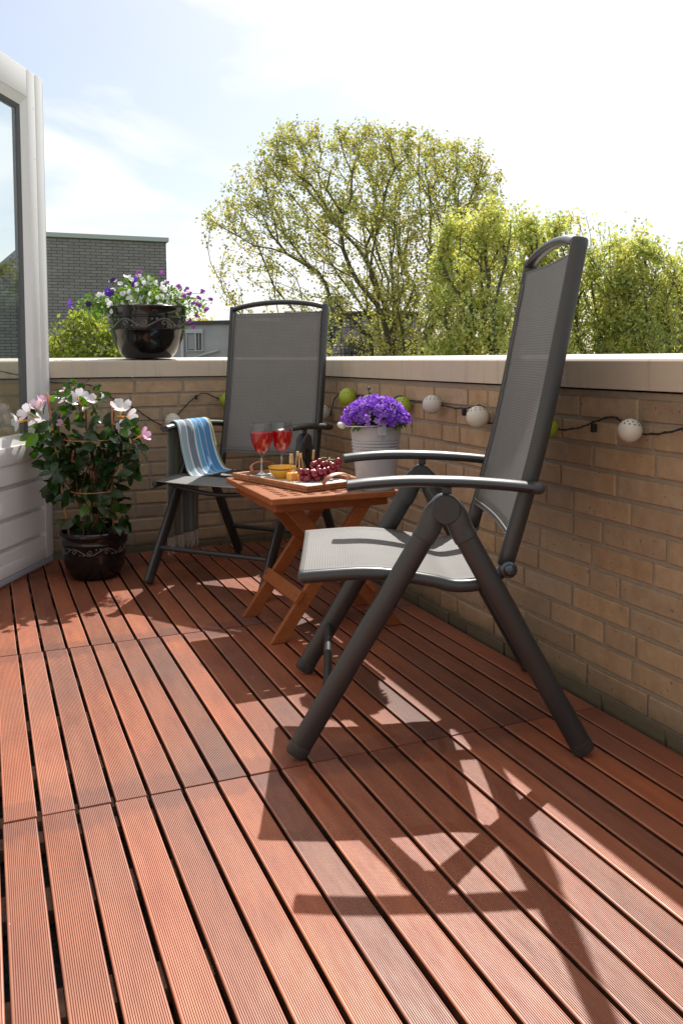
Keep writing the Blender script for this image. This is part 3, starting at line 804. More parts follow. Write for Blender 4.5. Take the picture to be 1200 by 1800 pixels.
def make_glass(label, x, y):
    T = thing('wine_glass', label, 'glass', (x, y, TRZ), 0, 'wine glasses on the tray'); T.scale = (1.10, 1.10, 1.07)
    outer = [(.0, .001), (.030, .0008), (.032, .0020), (.020, .0045), (.008, .009), (.0042, .016), (.0036, .030), (.0036, .058), (.0050, .066), (.013, .072), (.023, .084), (.031, .102), (.0352, .124), (.0362, .142), (.0350, .160), (.0338, .172)]
    b = MB(); b.lathe(outer[:8], n=32); b.build('stem', M_stemglass, T, 60)
    b = MB(); b.lathe(outer[7:], n=40)
    inner = [(.0330, .172), (.0341, .160), (.0353, .142), (.0343, .124), (.0301, .102), (.022, .085), (.012, .0745), (0, .072)]
    b.lathe([(.0338, .172)]+inner, n=40)
    b.build('glass_bowl', M_wglass2, T, 60)
    b = MB(); wi = [(0, .0730), (.012, .0752), (.0219, .0856), (.0298, .1025), (.0339, .124), (.0347, .138), (.0349, .1405), (.0325, .1395), (0, .1392)]
    b.lathe(wi, n=40); b.build('rose_wine', M_wine, T, 60)
M_wglass2 = plain('wine_glass_material', m_glass)
def m_sg(n, b):
    m_glass(n, b)
    for x in n.nodes:
        if x.type == 'MATH' and x.operation == 'MULTIPLY_ADD': x.inputs[2].default_value = .30
M_stemglass = plain('wine_glass_stem', m_sg)
make_glass('left wine glass of rose, next to the curved leather tray handle', -.517, 1.168)
make_glass('right wine glass of rose, directly behind the yellow bowl', -.434, 1.195)

def make_bowl():
    T = thing('dip_bowl', 'small yellow ceramic bowl with a dark rim line on the tray', 'bowl', (-.474, 1.075, TRZ))
    b = MB(); b.lathe([(0, 0), (.022, 0), (.023, .003), (.034, .012), (.043, .026), (.0470, .0395), (.0465, .0410), (.0445, .0395), (.040, .026), (.030, .012), (0, .007)], n=40); b.build('bowl_body', M_yellow, T, 50)
    b = MB(); b.lathe([(.0453, .0315), (.0463, .0335), (.0468, .0352), (.0459, .0325)], n=40); b.build('rim_line', M_plastic, T, 60)
    b = MB(); b.lathe([(0, .030), (.040, .029), (.0415, .0285)], n=24); b.build('dip', mat('dip', (.75, .58, .25), .5), T, 60)
make_bowl()

cheese_xy = [(-.462, 1.006, 20, .026, 'cheese cube at the left of the grapes, with two bamboo picks in it'), (-.437, 1.022, -15, .025, 'cheese cube behind the first, tucked against the yellow bowl'), (-.432, .992, 40, .022, 'small cheese cube half under the front grapes')]
for x, y, a, s_, lb in cheese_xy:
    b = MB(); b.bevbox((-s_/2, -s_/2, 0), (s_/2, s_/2, s_), .0015); o = b.build('cheese_cube', M_cheese); o.location = (x, y, TRZ); o.rotation_euler = (0, 0, R(a)); tag(o, lb, 'cheese', 'cheese cubes on the tray')

def pick(x, y, z, tilt, az, fork, label):
    b = MB(); h = .078
    if fork:
        b.bevbox((-.0045, -.0016, h-.014), (.0045, .0016, h), .0008)
        for s_ in (-1, 1): b.tube([(s_*.0028, 0, h-.012), (s_*.0065, 0, 0)], .0015, n=6)
    else:
        b.bevbox((-.0038, -.0015, h-.032), (.0038, .0015, h), .0008); b.tube([(0, 0, h-.031), (0, 0, 0)], .0014, n=6)
    o = b.build('bamboo_pick', M_bamboo); o.location = (x, y, z); o.rotation_euler = (R(tilt), R(tilt*.4), R(az))
    tag(o, label, 'cocktail pick', 'bamboo picks standing in the snacks')
CT = TRZ+.012
pick(-.466, 1.010, CT, 3, -20, False, 'leftmost slim bamboo pick, above the yellow bowl edge')
pick(-.455, 1.004, CT, -4, 30, False, 'second bamboo pick from the left, standing in the front cheese cube')
pick(-.436, 1.024, CT+.006, 4, -24, True, 'two-pronged bamboo pick shaped like a fork, tallest of the row')
pick(-.424, 1.012, CT, -5, -10, True, 'two-pronged bamboo pick just right of the tallest one')
pick(-.376, 1.040, CT+.006, 5, 10, False, 'lone bamboo pick at the right, next to the heap of grapes')

def make_grapes():
    T = thing('grape_bunch', 'bunch of glossy red grapes heaped on the tray', 'grapes', (-.355, .985, TRZ))
    rg = random.Random(21); placed = []
    src = None
    base = MB(); base.sphere((0, 0, 0), 1, 16, 10); 
    def zone(cx, cy, rx, ry, top, n):
        k = 0; tries = 0
        while k < n and tries < 4000:
            tries += 1
            x = cx+rg.uniform(-rx, rx); y = cy+rg.uniform(-ry, ry); r = rg.uniform(.0100, .0122)
            if ((x-cx)/rx)**2+((y-cy)/ry)**2 > 1: continue
            z = r
            for _ in range(8):
                hit = False
                for (a, b_, c, s_) in placed:
                    d = math.sqrt((x-a)**2+(y-b_)**2+(z-c)**2)
                    if d < (r+s_)*.93:
                        need = ((r+s_)*.95)**2-(x-a)**2-(y-b_)**2
                        z = max(z, c+math.sqrt(max(need, 0))); hit = True
                if not hit: break
            if z > top: continue
            placed.append((x, y, z, r)); k += 1
    zone(.015, .03, .052, .045, .060, 26); zone(-.045, -.02, .045, .03, .035, 16)
    for x, y, z, r in placed:
        if src is None:
            src = base.build('grape', M_grape, T, 80); src.matrix_local = Matrix.Translation((x, y, z)) @ Matrix.Diagonal((r, r, r*1.12, 1)); continue
        Mx = Matrix.Translation((x, y, z)) @ Matrix.Rotation(rg.uniform(0, 3), 4, Vector((rg.uniform(-1, 1), rg.uniform(-1, 1), .2)).normalized()) @ Matrix.Diagonal((r, r, r*rg.uniform(1.08, 1.25), 1))
        link_copy(src, T, Mx)
    b = MB(); b.tube(spline([(-.02, 0, .03), (.02, .03, .058), (.045, .03, .062), (.075, .022, .058)], 5), .0018, n=6); b.tube([(.03, .03, .06), (.04, .045, .068)], .0013, n=6)
    b.tube(spline([(.0, .02, .05), (.01, .05, .066), (.035, .06, .066)], 4), .0014, n=6)
    b.build('grape_stalk', mat('stalk', (.42, .36, .10), .6), T, 60)
make_grapes()

# ------------------------------------------------------------------ foliage helpers
def rot_to(d, roll=0):
    q = Vector(d).normalized().to_track_quat('Z', 'Y').to_matrix().to_4x4()
    return q @ Matrix.Rotation(roll, 4, 'Z')

def leaf(b, pos, d, nrm, ln, wd, mi=0, tint=(1, 1, 1), fold=.25, curl=.25):
    d = Vector(d).normalized(); nrm = Vector(nrm); nrm = (nrm-d*nrm.dot(d)); nrm = nrm.normalized() if nrm.length > 1e-4 else d.orthogonal(); s_ = d.cross(nrm)
    P0 = Vector(pos); v_ = []
    for t, w_ in ((0, 0.05), (.25, .8), (.55, 1), (.82, .62), (1, .04)):
        c = P0+d*(ln*t)-nrm*(curl*ln*t*t); e = s_*(wd/2*w_); u_ = nrm*(fold*wd/2*w_)
        v_ += [c-e+u_, c, c+e+u_]
    f_ = []
    for i in range(4): f_ += [(3*i, 3*i+1, 3*i+4, 3*i+3), (3*i+1, 3*i+2, 3*i+5, 3*i+4)]
    b.add(v_, f_, mi, tint)

def rdir(r_, up_=0.0):
    while True:
        v = Vector((r_.uniform(-1, 1), r_.uniform(-1, 1), r_.uniform(-1, 1)))
        if .1 < v.length < 1: v.normalize(); v.z += up_; return v.normalized()

def petals(b, n, r, cup, wd, tint, throat=None, M=None, trumpet=0, ruf=0, r2=None):
    """open blossom facing local +Z"""
    M = M or Matrix(); st = len(b.v)
    for k in range(n):
        a = 2*math.pi*k/n; ca, sa = math.cos(a), math.sin(a); v_ = []
        rows = [(.10, .22), (.42, .75), (.78, 1.0), (1.0, .55)]
        for t, w_ in rows:
            rr = r*t; z = cup*t*t*r+(ruf*r*(r2.uniform(-1, 1) if r2 else 0) if t > .7 else 0)
            for s_ in (-1, 0, 1):
                x = rr; y = s_*wd*r*w_*.5; zz = z-(0 if s_ == 0 else -.06*r*w_)
                v_.append(M @ Vector((x*ca-y*sa, x*sa+y*ca, zz)))
        f_ = []; 
        for i in range(3): f_ += [(3*i, 3*i+1, 3*i+4, 3*i+3), (3*i+1, 3*i+2, 3*i+5, 3*i+4)]
        b.add(v_, f_, 0, tint)
    if trumpet:
        n_ = 8; prof = [(.16*r, 0.02*r), (.13*r, -.3*trumpet), (.07*r, -.75*trumpet), (.04*r, -trumpet)]
        v_ = [M @ Vector((q*math.cos(2*math.pi*k/n_), q*math.sin(2*math.pi*k/n_), z)) for q, z in prof for k in range(n_)]
        f_ = [(i*n_+k, i*n_+(k+1) % n_, (i+1)*n_+(k+1) % n_, (i+1)*n_+k) for i in range(3) for k in range(n_)]
        b.add(v_, f_, 0, throat or tint)
    elif throat:
        v_ = [M @ Vector((.14*r*math.cos(2*math.pi*k/6), .14*r*math.sin(2*math.pi*k/6), .05*r)) for k in range(6)]
        b.add(v_, [tuple(range(6))], 0, throat)

# scroll relief as tubes round a pot
def scrolls(b, rad_at, z0, z1, n, rt_):
    zc = (z0+z1)/2; h = (z1-z0)/2
    def onpot(th, z, lift=.0005):
        r = rad_at(z)+lift; return Vector((r*math.cos(th), r*math.sin(th), z))
    for k in range(n):
        t0 = 2*math.pi*k/n; dt = 2*math.pi/n; s_ = 1 if k % 2 else -1
        b.tube([onpot(t0+dt*u, zc+s_*h*.72*math.sin(math.pi*u)) for u in [i/10 for i in range(11)]], rt_, n=6, caps=False)
        for cc, sg in ((t0+dt*.5, s_),):
            pts = []
            for i in range(15):
                a = i/14*2.2*math.pi; rr_ = h*.60*(1-i/17); pts.append(onpot(cc+sg*rr_*math.cos(a)/rad_at(zc), zc-s_*h*.12+rr_*math.sin(a)*s_))
            b.tube(pts, rt_*.9, n=6, caps=False)
        b.sphere(onpot(t0+dt*.12, zc+s_*h*.62), rt_*2.0, 8, 5)
        b.sphere(onpot(t0+dt*.88, zc-s_*h*.62), rt_*1.7, 8, 5)

# ------------------------------------------------------------------ floor pot with mandevilla
def make_floor_pot():
    T = thing('flower_pot', 'black glazed pot on the deck beside the white door', 'pot', (-1.010, 1.880, 0))
    prof = [(0, .001), (.082, .001), (.084, .004), (.104, .022), (.117, .050), (.1222, .080), (.1235, .098), (.124, .1), (.1245, .104), (.1215, .106), (.128, .142), (.1315, .146), (.1325, .150), (.1305, .154), (.135, .178), (.139, .182), (.139, .192), (.135, .196), (.128, .194), (.124, .172), (.0, .170)]
    b = MB(); b.lathe(prof, n=56); b.build('pot_body', M_pot, T, 40)
    rad = lambda z: .1215+(z-.106)*(.128-.1215)/.036
    b = MB(); scrolls(b, rad, .106, .142, 12, .0022); b.build('scroll_band', M_potband, T, 50)
    b = MB(); b.lathe([(.1235, .1735), (.09, .176), (.04, .180), (0, .181)], n=30); b.build('soil', M_soil, T, 60)
make_floor_pot()

PXM = 428.8; UAX = Vector((math.cos(YAW), -math.sin(YAW), 0)); WAX = Vector((math.sin(YAW), math.cos(YAW), 0))
def make_mandevilla():
    org = Vector((-1.010, 1.880, .18))
    T = thing('climbing_plant', 'bushy climbing plant with dark leaves and pale pink trumpet flowers', 'plant', org)
    r2 = random.Random(11)
    def W(px, py, w_=0): # local coordinates of a spot in the plane of the pot
        return UAX*((px-167)/PXM)+WAX*w_+Vector((0, 0, (1012-py)/PXM-.18))
    stakes = [(W(131, 945, -.05), W(93, 690, -.02)), (W(198, 930, .02), W(202, 715, 0)), (W(165, 930, .06), W(150, 700, .05)), (W(150, 940, -.07), W(115, 700, -.1))]
    for a, c in stakes[:3]:
        b = MB(); b.tube([a-(c-a)*.03, c], .0042, n=8); b.build('plant_stake', M_stake, T, 60)
    rings = [((167, 770), .11), ((167, 860), .09)]
    for (cx, cy), rr_ in rings:
        b = MB(); b.tube([W(cx, cy)+UAX*rr_*math.cos(a)+WAX*rr_*math.sin(a) for a in [i*math.pi/10 for i in range(21)]], .002, n=6, caps=False)
        b.build('trellis_ring', M_stake, T, 60)
    # vines
    b = MB(); 
    heads = [(150, 695), (95, 725), (75, 730), (222, 735), (245, 770), (215, 765), (130, 680), (190, 760), (110, 800), (205, 830), (120, 850), (170, 780)]
    for hx_, hy_ in heads:
        s0 = UAX*r2.uniform(-.04, .04)+WAX*r2.uniform(-.04, .04)+Vector((0, 0, -.005)); e = W(hx_, hy_, r2.uniform(-.05, .05))
        mid = (s0+e)/2+UAX*r2.uniform(-.05, .05)+WAX*r2.uniform(-.05, .05)+Vector((0, 0, .02)); q = s0+(mid-s0)*.5+UAX*r2.uniform(-.03, .03)
        b.tube(spline([s0, q, mid, e], 5), [.0028]*16, n=6)
    b.build('stems', mat('vine_stem', (.12, .07, .03), .7), T, 60)
    b = MB()
    E = [(155, 700, 38, 26, 34), (128, 690, 20, 16, 12), (98, 740, 34, 30, 30), (106, 790, 30, 38, 36), (150, 805, 46, 42, 56), (205, 800, 34, 46, 52), (197, 755, 26, 24, 20), (130, 850, 36, 34, 36), (182, 862, 36, 36, 44), (196, 905, 24, 22, 18), (158, 915, 32, 18, 18), (170, 760, 12, 40, 10), (232, 790, 18, 14, 8), (225, 740, 12, 18, 6)]
    for cx, cy, rx, ry, n in E:
        for _ in range(int(n*1.15)):
            a = r2.uniform(0, 2*math.pi); q = math.sqrt(r2.random())
            w_ = r2.gauss(0, .055)
            p_ = W(cx+rx*q*math.cos(a), cy+ry*q*math.sin(a), w_)
            outw = (p_-Vector((0, 0, p_.z))).normalized() if p_.length > .01 else Vector((1, 0, 0))
            d = (outw*.8+rdir(r2)*1.0+Vector((0, 0, -.05))).normalized()
            nrm = (Vector((0, 0, 1))*.8+rdir(r2)*.9-WAX*.3).normalized()
            ln = r2.uniform(.050, .078)*(1 if cy > 730 else .72); k = r2.uniform(.7, 1.35)
            young = cy < 745 and r2.random() < .42 or r2.random() < .05
            tint = (k*2.9, k*2.6, k*1.0) if young else (k, k, k)
            leaf(b, p_, d, nrm, ln, ln*r2.uniform(.50, .62), 0, tint, .28, .22)
    b.build('foliage', M_leafdark, T, 60)
    # flowers: px,py,radius,direction,pinkness
    Ffl = [(150, 700, .036, (-.2, -.6, .6), .05, -.03), (163, 702, .030, (.6, -.3, .7), .02, 0), (48, 738, .034, (-.9, -.5, -.15), .02, -.03), (62, 724, .032, (-.5, -.7, .5), .06, -.02), (74, 715, .026, (.3, -.6, .8), .45, 0), (83, 704, .018, (.4, -.3, .9), .8, 0), (74, 745, .030, (.3, -.9, 0), .02, 0.01),
           (222, 716, .036, (.2, -.5, .8), .0, -.02), (232, 733, .034, (.9, -.3, -.1), .03, 0), (223, 752, .030, (.6, -.6, .3), .18, -.02), (212, 768, .022, (-.2, -.8, -.2), .45, 0), (256, 764, .025, (.9, -.2, .4), .9, -.01), (123, 741, .014, (-.5, -.7, .3), .7, -.04), (121, 704, .018, (-.6, -.2, .6), .05, 0), (122, 686, .015, (-.5, -.2, .8), .1, 0), (185, 697, .016, (.9, 0, .2), .05, 0)]
    for px, py, r_, d, pink, w_ in Ffl:
        r_ *= 1.18; pink = min(1, pink+.10); b = MB(); tint = (1.0, 1.0-.42*pink, 1.0-.18*pink); th = (1.0, .62, .18)
        petals(b, 5, r_, .42+.5*pink, .92, tint, th, None, r_*1.3, .10, r2)
        o = b.build('flower', M_petal, T, 70)
        dv = UAX*d[0]+WAX*(d[1])+Vector((0, 0, d[2])); o.matrix_local = Matrix.Translation(W(px, py, w_-.02)) @ rot_to(dv, r2.uniform(0, 3))
    for px, py, w_, l_, c in ((140, 795, -.07, .045, (.95, .25, .22)), (134, 690, -.04, .035, (.9, .35, .4)), (97, 700, -.03, .04, (.9, .45, .35)), (238, 774, -.02, .04, (.95, .75, .3)), (98, 808, -.03, .04, (.85, .4, .25))):
        b = MB(); p0 = W(px, py+10, w_); dd = (UAX*r2.uniform(-.3, .3)+Vector((0, 0, 1))).normalized()
        b.tube([p0, p0+dd*l_*.5, p0+dd*l_*.8, p0+dd*l_], [.002, .0042, .0038, .0008], n=8, rnd=False, tint=c); b.build('flower_bud', M_petal, T, 60)
make_mandevilla()

# ------------------------------------------------------------------ bowl planter on the wall
WPX, WPY, WPZ = -.694, 2.370, .886
def make_wall_pot():
    T = thing('flower_pot', 'large black glazed pot with a scroll band standing on the wall coping', 'pot', (WPX, WPY, WPZ+.0015))
    prof = [(0, .002), (.100, .002), (.112, .007), (.130, .028), (.148, .060), (.161, .095), (.1685, .126), (.1720, .130), (.1725, .134), (.169, .137), (.1755, .188), (.179, .191), (.1795, .195), (.176, .199), (.178, .226), (.183, .232), (.183, .240), (.178, .243), (.170, .238), (.165, .215), (0, .214)]
    b = MB(); b.lathe(prof, n=72); b.build('pot_body', M_pot, T, 40)
    rad = lambda z: .169+(z-.137)*(.1755-.169)/.051
    b = MB(); scrolls(b, rad, .139, .187, 12, .0036); b.build('scroll_band', M_potband, T, 50)
    b = MB(); b.lathe([(.167, .2155), (.09, .222), (0, .226)], n=30); b.build('soil', M_soil, T, 60)
make_wall_pot()
def make_mixed():
    r2 = random.Random(31); org = Vector((WPX, WPY, WPZ+.225)); S = 375.4
    def W(px, py, w_=0): return UAX*((px-262)/S)+WAX*w_+Vector((0, 0, (540-py)/S-.012))
    def fol(name, T, E, ln0, ln1, mt, tints):
        b = MB()
        for cx, cy, rx, ry, n, dp in E:
            for _ in range(int(n*1.8)):
                a = r2.uniform(0, 2*math.pi); q = math.sqrt(r2.random())
                p_ = W(cx+rx*q*math.cos(a), cy+ry*q*math.sin(a), r2.uniform(-dp, dp))
                d = (rdir(r2, .25)+p_.normalized()*.5).normalized(); ln = r2.uniform(ln0, ln1); k = r2.uniform(.6, 1.4); tt = r2.choice(tints)
                leaf(b, p_, d, rdir(r2, .8), ln, ln*r2.uniform(.35, .5), 0, tuple(k*c for c in tt), .25, .2)
        return b.build(name, mt, T, 60)
    # white flowers, dome
    T = thing('flowering_plant', 'mass of small white flowers filling the middle of the wall pot', 'flowers', org)
    fol('foliage', T, [(215, 528, 26, 16, 60, .10), (250, 510, 40, 30, 130, .12), (290, 520, 40, 25, 110, .12), (262, 538, 60, 8, 60, .14), (250, 488, 26, 14, 36, .06)], .020, .038, M_leafmid, [(1, 1, 1), (1.3, 1.2, .8), (.6, .7, .6)])
    src = None
    for k in range(98):
        a = r2.uniform(0, 2*math.pi); q = math.sqrt(r2.random()); px = 258+66*q*math.cos(a); py = 507+34*q*math.sin(a)
        if k % 4 == 0: px, py = r2.uniform(205, 320), r2.uniform(520, 540)
        w_ = -.10+r2.uniform(-.05, .13); p_ = W(px, py, w_); d = (UAX*r2.uniform(-.7, .7)-WAX*r2.uniform(.2, 1)+Vector((0, 0, r2.uniform(0, .9)))).normalized(); s_ = r2.uniform(.8, 1.25)
        M_ = Matrix.Translation(p_) @ rot_to(d, r2.uniform(0, 6)) @ Matrix.Scale(s_, 4)
        if src is None:
            b = MB(); petals(b, 5, .0122, .25, 1.0, (1, 1, 1), (1, .8, .1), None, 0, .12, r2); src = b.build('flower', M_petal, T, 60); src.matrix_local = M_
        else: link_copy(src, T, M_)
    # purple petunia trailing left
    T = thing('petunia', 'purple petunias trailing over the left of the wall pot', 'flowers', org)
    fol('foliage', T, [(165, 522, 24, 12, 40, .05), (195, 520, 16, 14, 26, .05), (185, 530, 14, 8, 10, .04)], .022, .040, M_leafmid, [(1.2, 1.25, .8), (1, 1, 1), (.8, .9, .7)])
    b = MB(); leaf(b, W(183, 532, -.09), (0, 0, -1), -WAX, .055, .045, 0, (.9, 1, .6), .1, .1); b.build('leaf', M_leafmid, T, 60)
    b = MB(); b.tube(spline([W(230, 535), W(200, 520, -.04), W(165, 522, -.05), W(143, 526, -.05)], 5), .0022, n=6); b.build('stems', M_stem, T, 60)
    for px, py, r_, c, d in ((141, 526, .021, (.22, .06, .62), (-.8, -.6, 0)), (208, 507, .024, (.13, .035, .45), (-.1, -.9, .4)), (213, 487, .018, (.035, .012, .12), (-.3, -.5, .7)), (250, 485, .016, (.22, .06, .55), (.2, -.8, .4)), (172, 526, .014, (.03, .01, .08), (0, -1, 0)), (249, 494, .013, (.10, .03, .3), (.3, -.8, .2))):
        b = MB(); petals(b, 5, r_, .35, 1.1, c, tuple(x*.4 for x in c), None, r_*.9, .16, r2); o = b.build('flower', M_petal, T, 60)
        o.matrix_local = Matrix.Translation(W(px, py, -.11)) @ rot_to(UAX*d[0]+WAX*d[1]+Vector((0, 0, d[2])))
    # violet trailing right
    T = thing('trailing_verbena', 'loose violet flowered stems spilling over the right of the wall pot', 'flowers', org)
    fol('foliage', T, [(325, 525, 26, 18, 100, .06), (345, 530, 20, 16, 60, .05), (310, 510, 16, 16, 36, .05), (365, 520, 10, 14, 16, .03)], .010, .022, M_leafmid, [(1.1, 1.15, .8), (.8, .9, .7), (1.5, 1.5, .9)])
    b = MB()
    ends = [(375, 520), (362, 505), (350, 545), (335, 500), (320, 495), (345, 565), (368, 535), (355, 515), (300, 488), (293, 472), (254, 468), (338, 555)]
    for ex, ey in ends:
        s0 = W(290+r2.uniform(-15, 20) if ex > 290 else 260, 535, 0); e = W(ex, ey, r2.uniform(-.05, .05)); md_ = (s0+e)/2+Vector((0, 0, .03))+UAX*r2.uniform(-.01, .02)
        b.tube(spline([s0, md_, e], 6), .0011, n=5)
        for _ in range(5):
            p_ = s0.lerp(e, r2.uniform(.5, 1))+Vector((0, 0, .02*r2.random())); leaf(b, p_, rdir(r2, .3), rdir(r2, .5), .014, .006, 0, (1, 1, 1))
    b.build('stems', M_stem, T, 60)
    for ex, ey in ends+[(340, 508), (350, 522), (318, 517), (330, 510), (358, 527)]:
        b = MB()
        for q in range(3): petals(b, 5, .0078, .3, 1.0, (.42, .10, .50), (.7, .5, .6), Matrix.Translation((r2.uniform(-.008, .008), r2.uniform(-.008, .008), r2.uniform(-.004, .004))), 0, .1, r2)
        o = b.build('flower', M_petal, T, 60); o.matrix_local = Matrix.Translation(W(ex, ey, -.05)) @ rot_to(-WAX+UAX*r2.uniform(-.5, .5)+Vector((0, 0, r2.uniform(-.2, .8))))
make_mixed()

# ------------------------------------------------------------------ bucket with campanula
BX, BY = -.252, .786
def make_bucket():
    T = thing('bucket', 'grey enamel bucket standing on the right end of the wooden table', 'bucket', (BX, BY, TZ))
    H_ = .200; r0, r1 = .061, .082
    prof = [(0, .003), (r0-.002, .003), (r0, .0005), (r0+.001, .004)]
    for i in range(1, 160):
        t = i/160; z = H_*t; rr_ = r0+(r1-r0)*t
        if .60 < t < .80: rr_ += .0022*math.sin((t-.60)/.05*2*math.pi)
        prof.append((rr_, z))
    prof += [(r1, H_-.002), (r1+.003, H_), (r1+.003, H_+.003), (r1-.001, H_+.004), (r1-.003, H_), (r1-.012, H_*.82), (0, H_*.80)]
    b = MB(); b.lathe(prof, n=64); b.build('bucket_body', M_zinc, T, 40)
    # lugs and bail handle lowered against the rim
    fa = math.atan2((-WAX+UAX*.18).y, (-WAX+UAX*.18).x)
    for s_ in (0, math.pi):
        a = fa+s_; M_ = Matrix.Rotation(a, 4, 'Z') @ Matrix.Translation((r1+.003, 0, H_-.004))
        b = MB(); b.bevbox((-.001, -.014, -.018), (.0040, .014, .008), .0008, M=M_)
        b.lathe([(0, 0), (.0135, 0), (.0145, .0022), (.0130, .0052), (0, .0060)], n=20)
        k = 100
        for q in range(len(b.v)-k, len(b.v)): b.v[q] = tuple(M_ @ Matrix.Translation((-.0005, 0, .011)) @ Matrix.Rotation(R(90), 4, 'Y') @ Vector(b.v[q]))
        b.tube([M_ @ Vector((.003, -.002, .006)), M_ @ Vector((.0035, -.004, -.012)), M_ @ Vector((.0035, -.004, -.030))], .0012, n=6)
        b.build('lug', M_zinc, T, 40)
    b = MB(); pts = []
    for i in range(25):
        t = i/24*math.pi; a = fa-t; rr_ = r1+.008+.022*math.sin(t); pts.append((rr_*math.cos(a), rr_*math.sin(a), H_+.009-.003*math.sin(t)))
    b.tube(pts, .0024, n=8); hd = b.build('handle', M_chrome, T, 60)
    a = fa-math.pi/2; c = Vector(((r1+.030)*math.cos(a), (r1+.030)*math.sin(a), H_+.006)); tdir = Vector((-math.sin(a), math.cos(a), 0))
    b = MB(); b.tube([c-tdir*.028, c-tdir*.026, c, c+tdir*.026, c+tdir*.028], [.0075, .0095, .0105, .0095, .0075], n=14); b.build('handle_grip', mat('grip_wood_white', (.66, .64, .62), .45), hd, 50)
make_bucket()
def make_campanula():
    r2 = random.Random(41); H_ = .200*.84
    T = thing('campanula', 'dense mound of violet bellflowers growing in the grey bucket', 'flowers', (BX, BY, TZ+H_))
    b = MB(); 
    def dome(q, rad=(.100, .100, .080)):
        th = r2.uniform(0, 2*math.pi); c = r2.uniform(.06, 1); s_ = math.sqrt(max(0, 1-c*c))
        return Vector((rad[0]*q*s_*math.cos(th), rad[1]*q*s_*math.sin(th), .042+rad[2]*q*c))
    for _ in range(620):
        p_ = dome(r2.uniform(.35, .95)); k = r2.uniform(.5, 1.2); leaf(b, p_, (p_.normalized()+rdir(r2)).normalized(), rdir(r2, .6), r2.uniform(.014, .024), .012, 0, (k*.7, k*.75, k*.5), .2, .3)
    for _ in range(40):
        a = r2.uniform(0, 6.28)
        if abs((a-math.atan2(-WAX.y, -WAX.x)) % (2*math.pi)) < .5 or abs((a-math.atan2(-WAX.y, -WAX.x)) % (2*math.pi)) > 5.7: continue
        p_ = Vector((.082*math.cos(a), .082*math.sin(a), r2.uniform(.038, .055))); leaf(b, p_, Vector((math.cos(a), math.sin(a), -.5)), (0, 0, 1), .03, .016, 0, (.7, .8, .5))
    b.build('foliage', M_leafmid, T, 60)
    b = MB()
    for _ in range(70): 
        p_ = dome(.9); b.tube([p_*.2, p_], .0009, n=4, rnd=False)
    b.tube(spline([(-.02, .0, .10), (-.022, .004, .135), (-.024, 0, .152)], 4), .0013, n=5); b.sphere((-.024, 0, .155), .006, 8, 6); b.sphere((-.018, .002, .140), .004, 8, 6)
    b.build('stems', M_stem, T, 60)
    tints = [(.36, .11, .80), (.46, .18, .88), (.60, .30, .95), (.28, .07, .70)]
    srcs = []
    ring = MB()
    for k in range(330):
        p_ = dome(r2.uniform(.92, 1.06)); d = (Vector((p_.x, p_.y, (p_.z-.02)*1.1)).normalized()+rdir(r2)*.45).normalized(); s_ = r2.uniform(.85, 1.2)
        M_ = Matrix.Translation(p_) @ rot_to(d, r2.uniform(0, 6)) @ Matrix.Scale(s_, 4)
        if k < 90:
            if len(srcs) < 4:
                b = MB(); petals(b, 5, .0125, .55, .72, tints[len(srcs)], (.75, .7, .9), None, .007, .05, r2); s = b.build('flower', M_petal, T, 60); s.matrix_local = M_; srcs.append(s)
            else: link_copy(r2.choice(srcs), T, M_)
        else:
            petals(ring, 5, .0125, .55, .72, r2.choice(tints), (.75, .7, .9), M_, .007, .05, r2)
    o = ring.build('flower_mass', M_petal, T, 60); o['kind'] = 'stuff'
make_campanula()

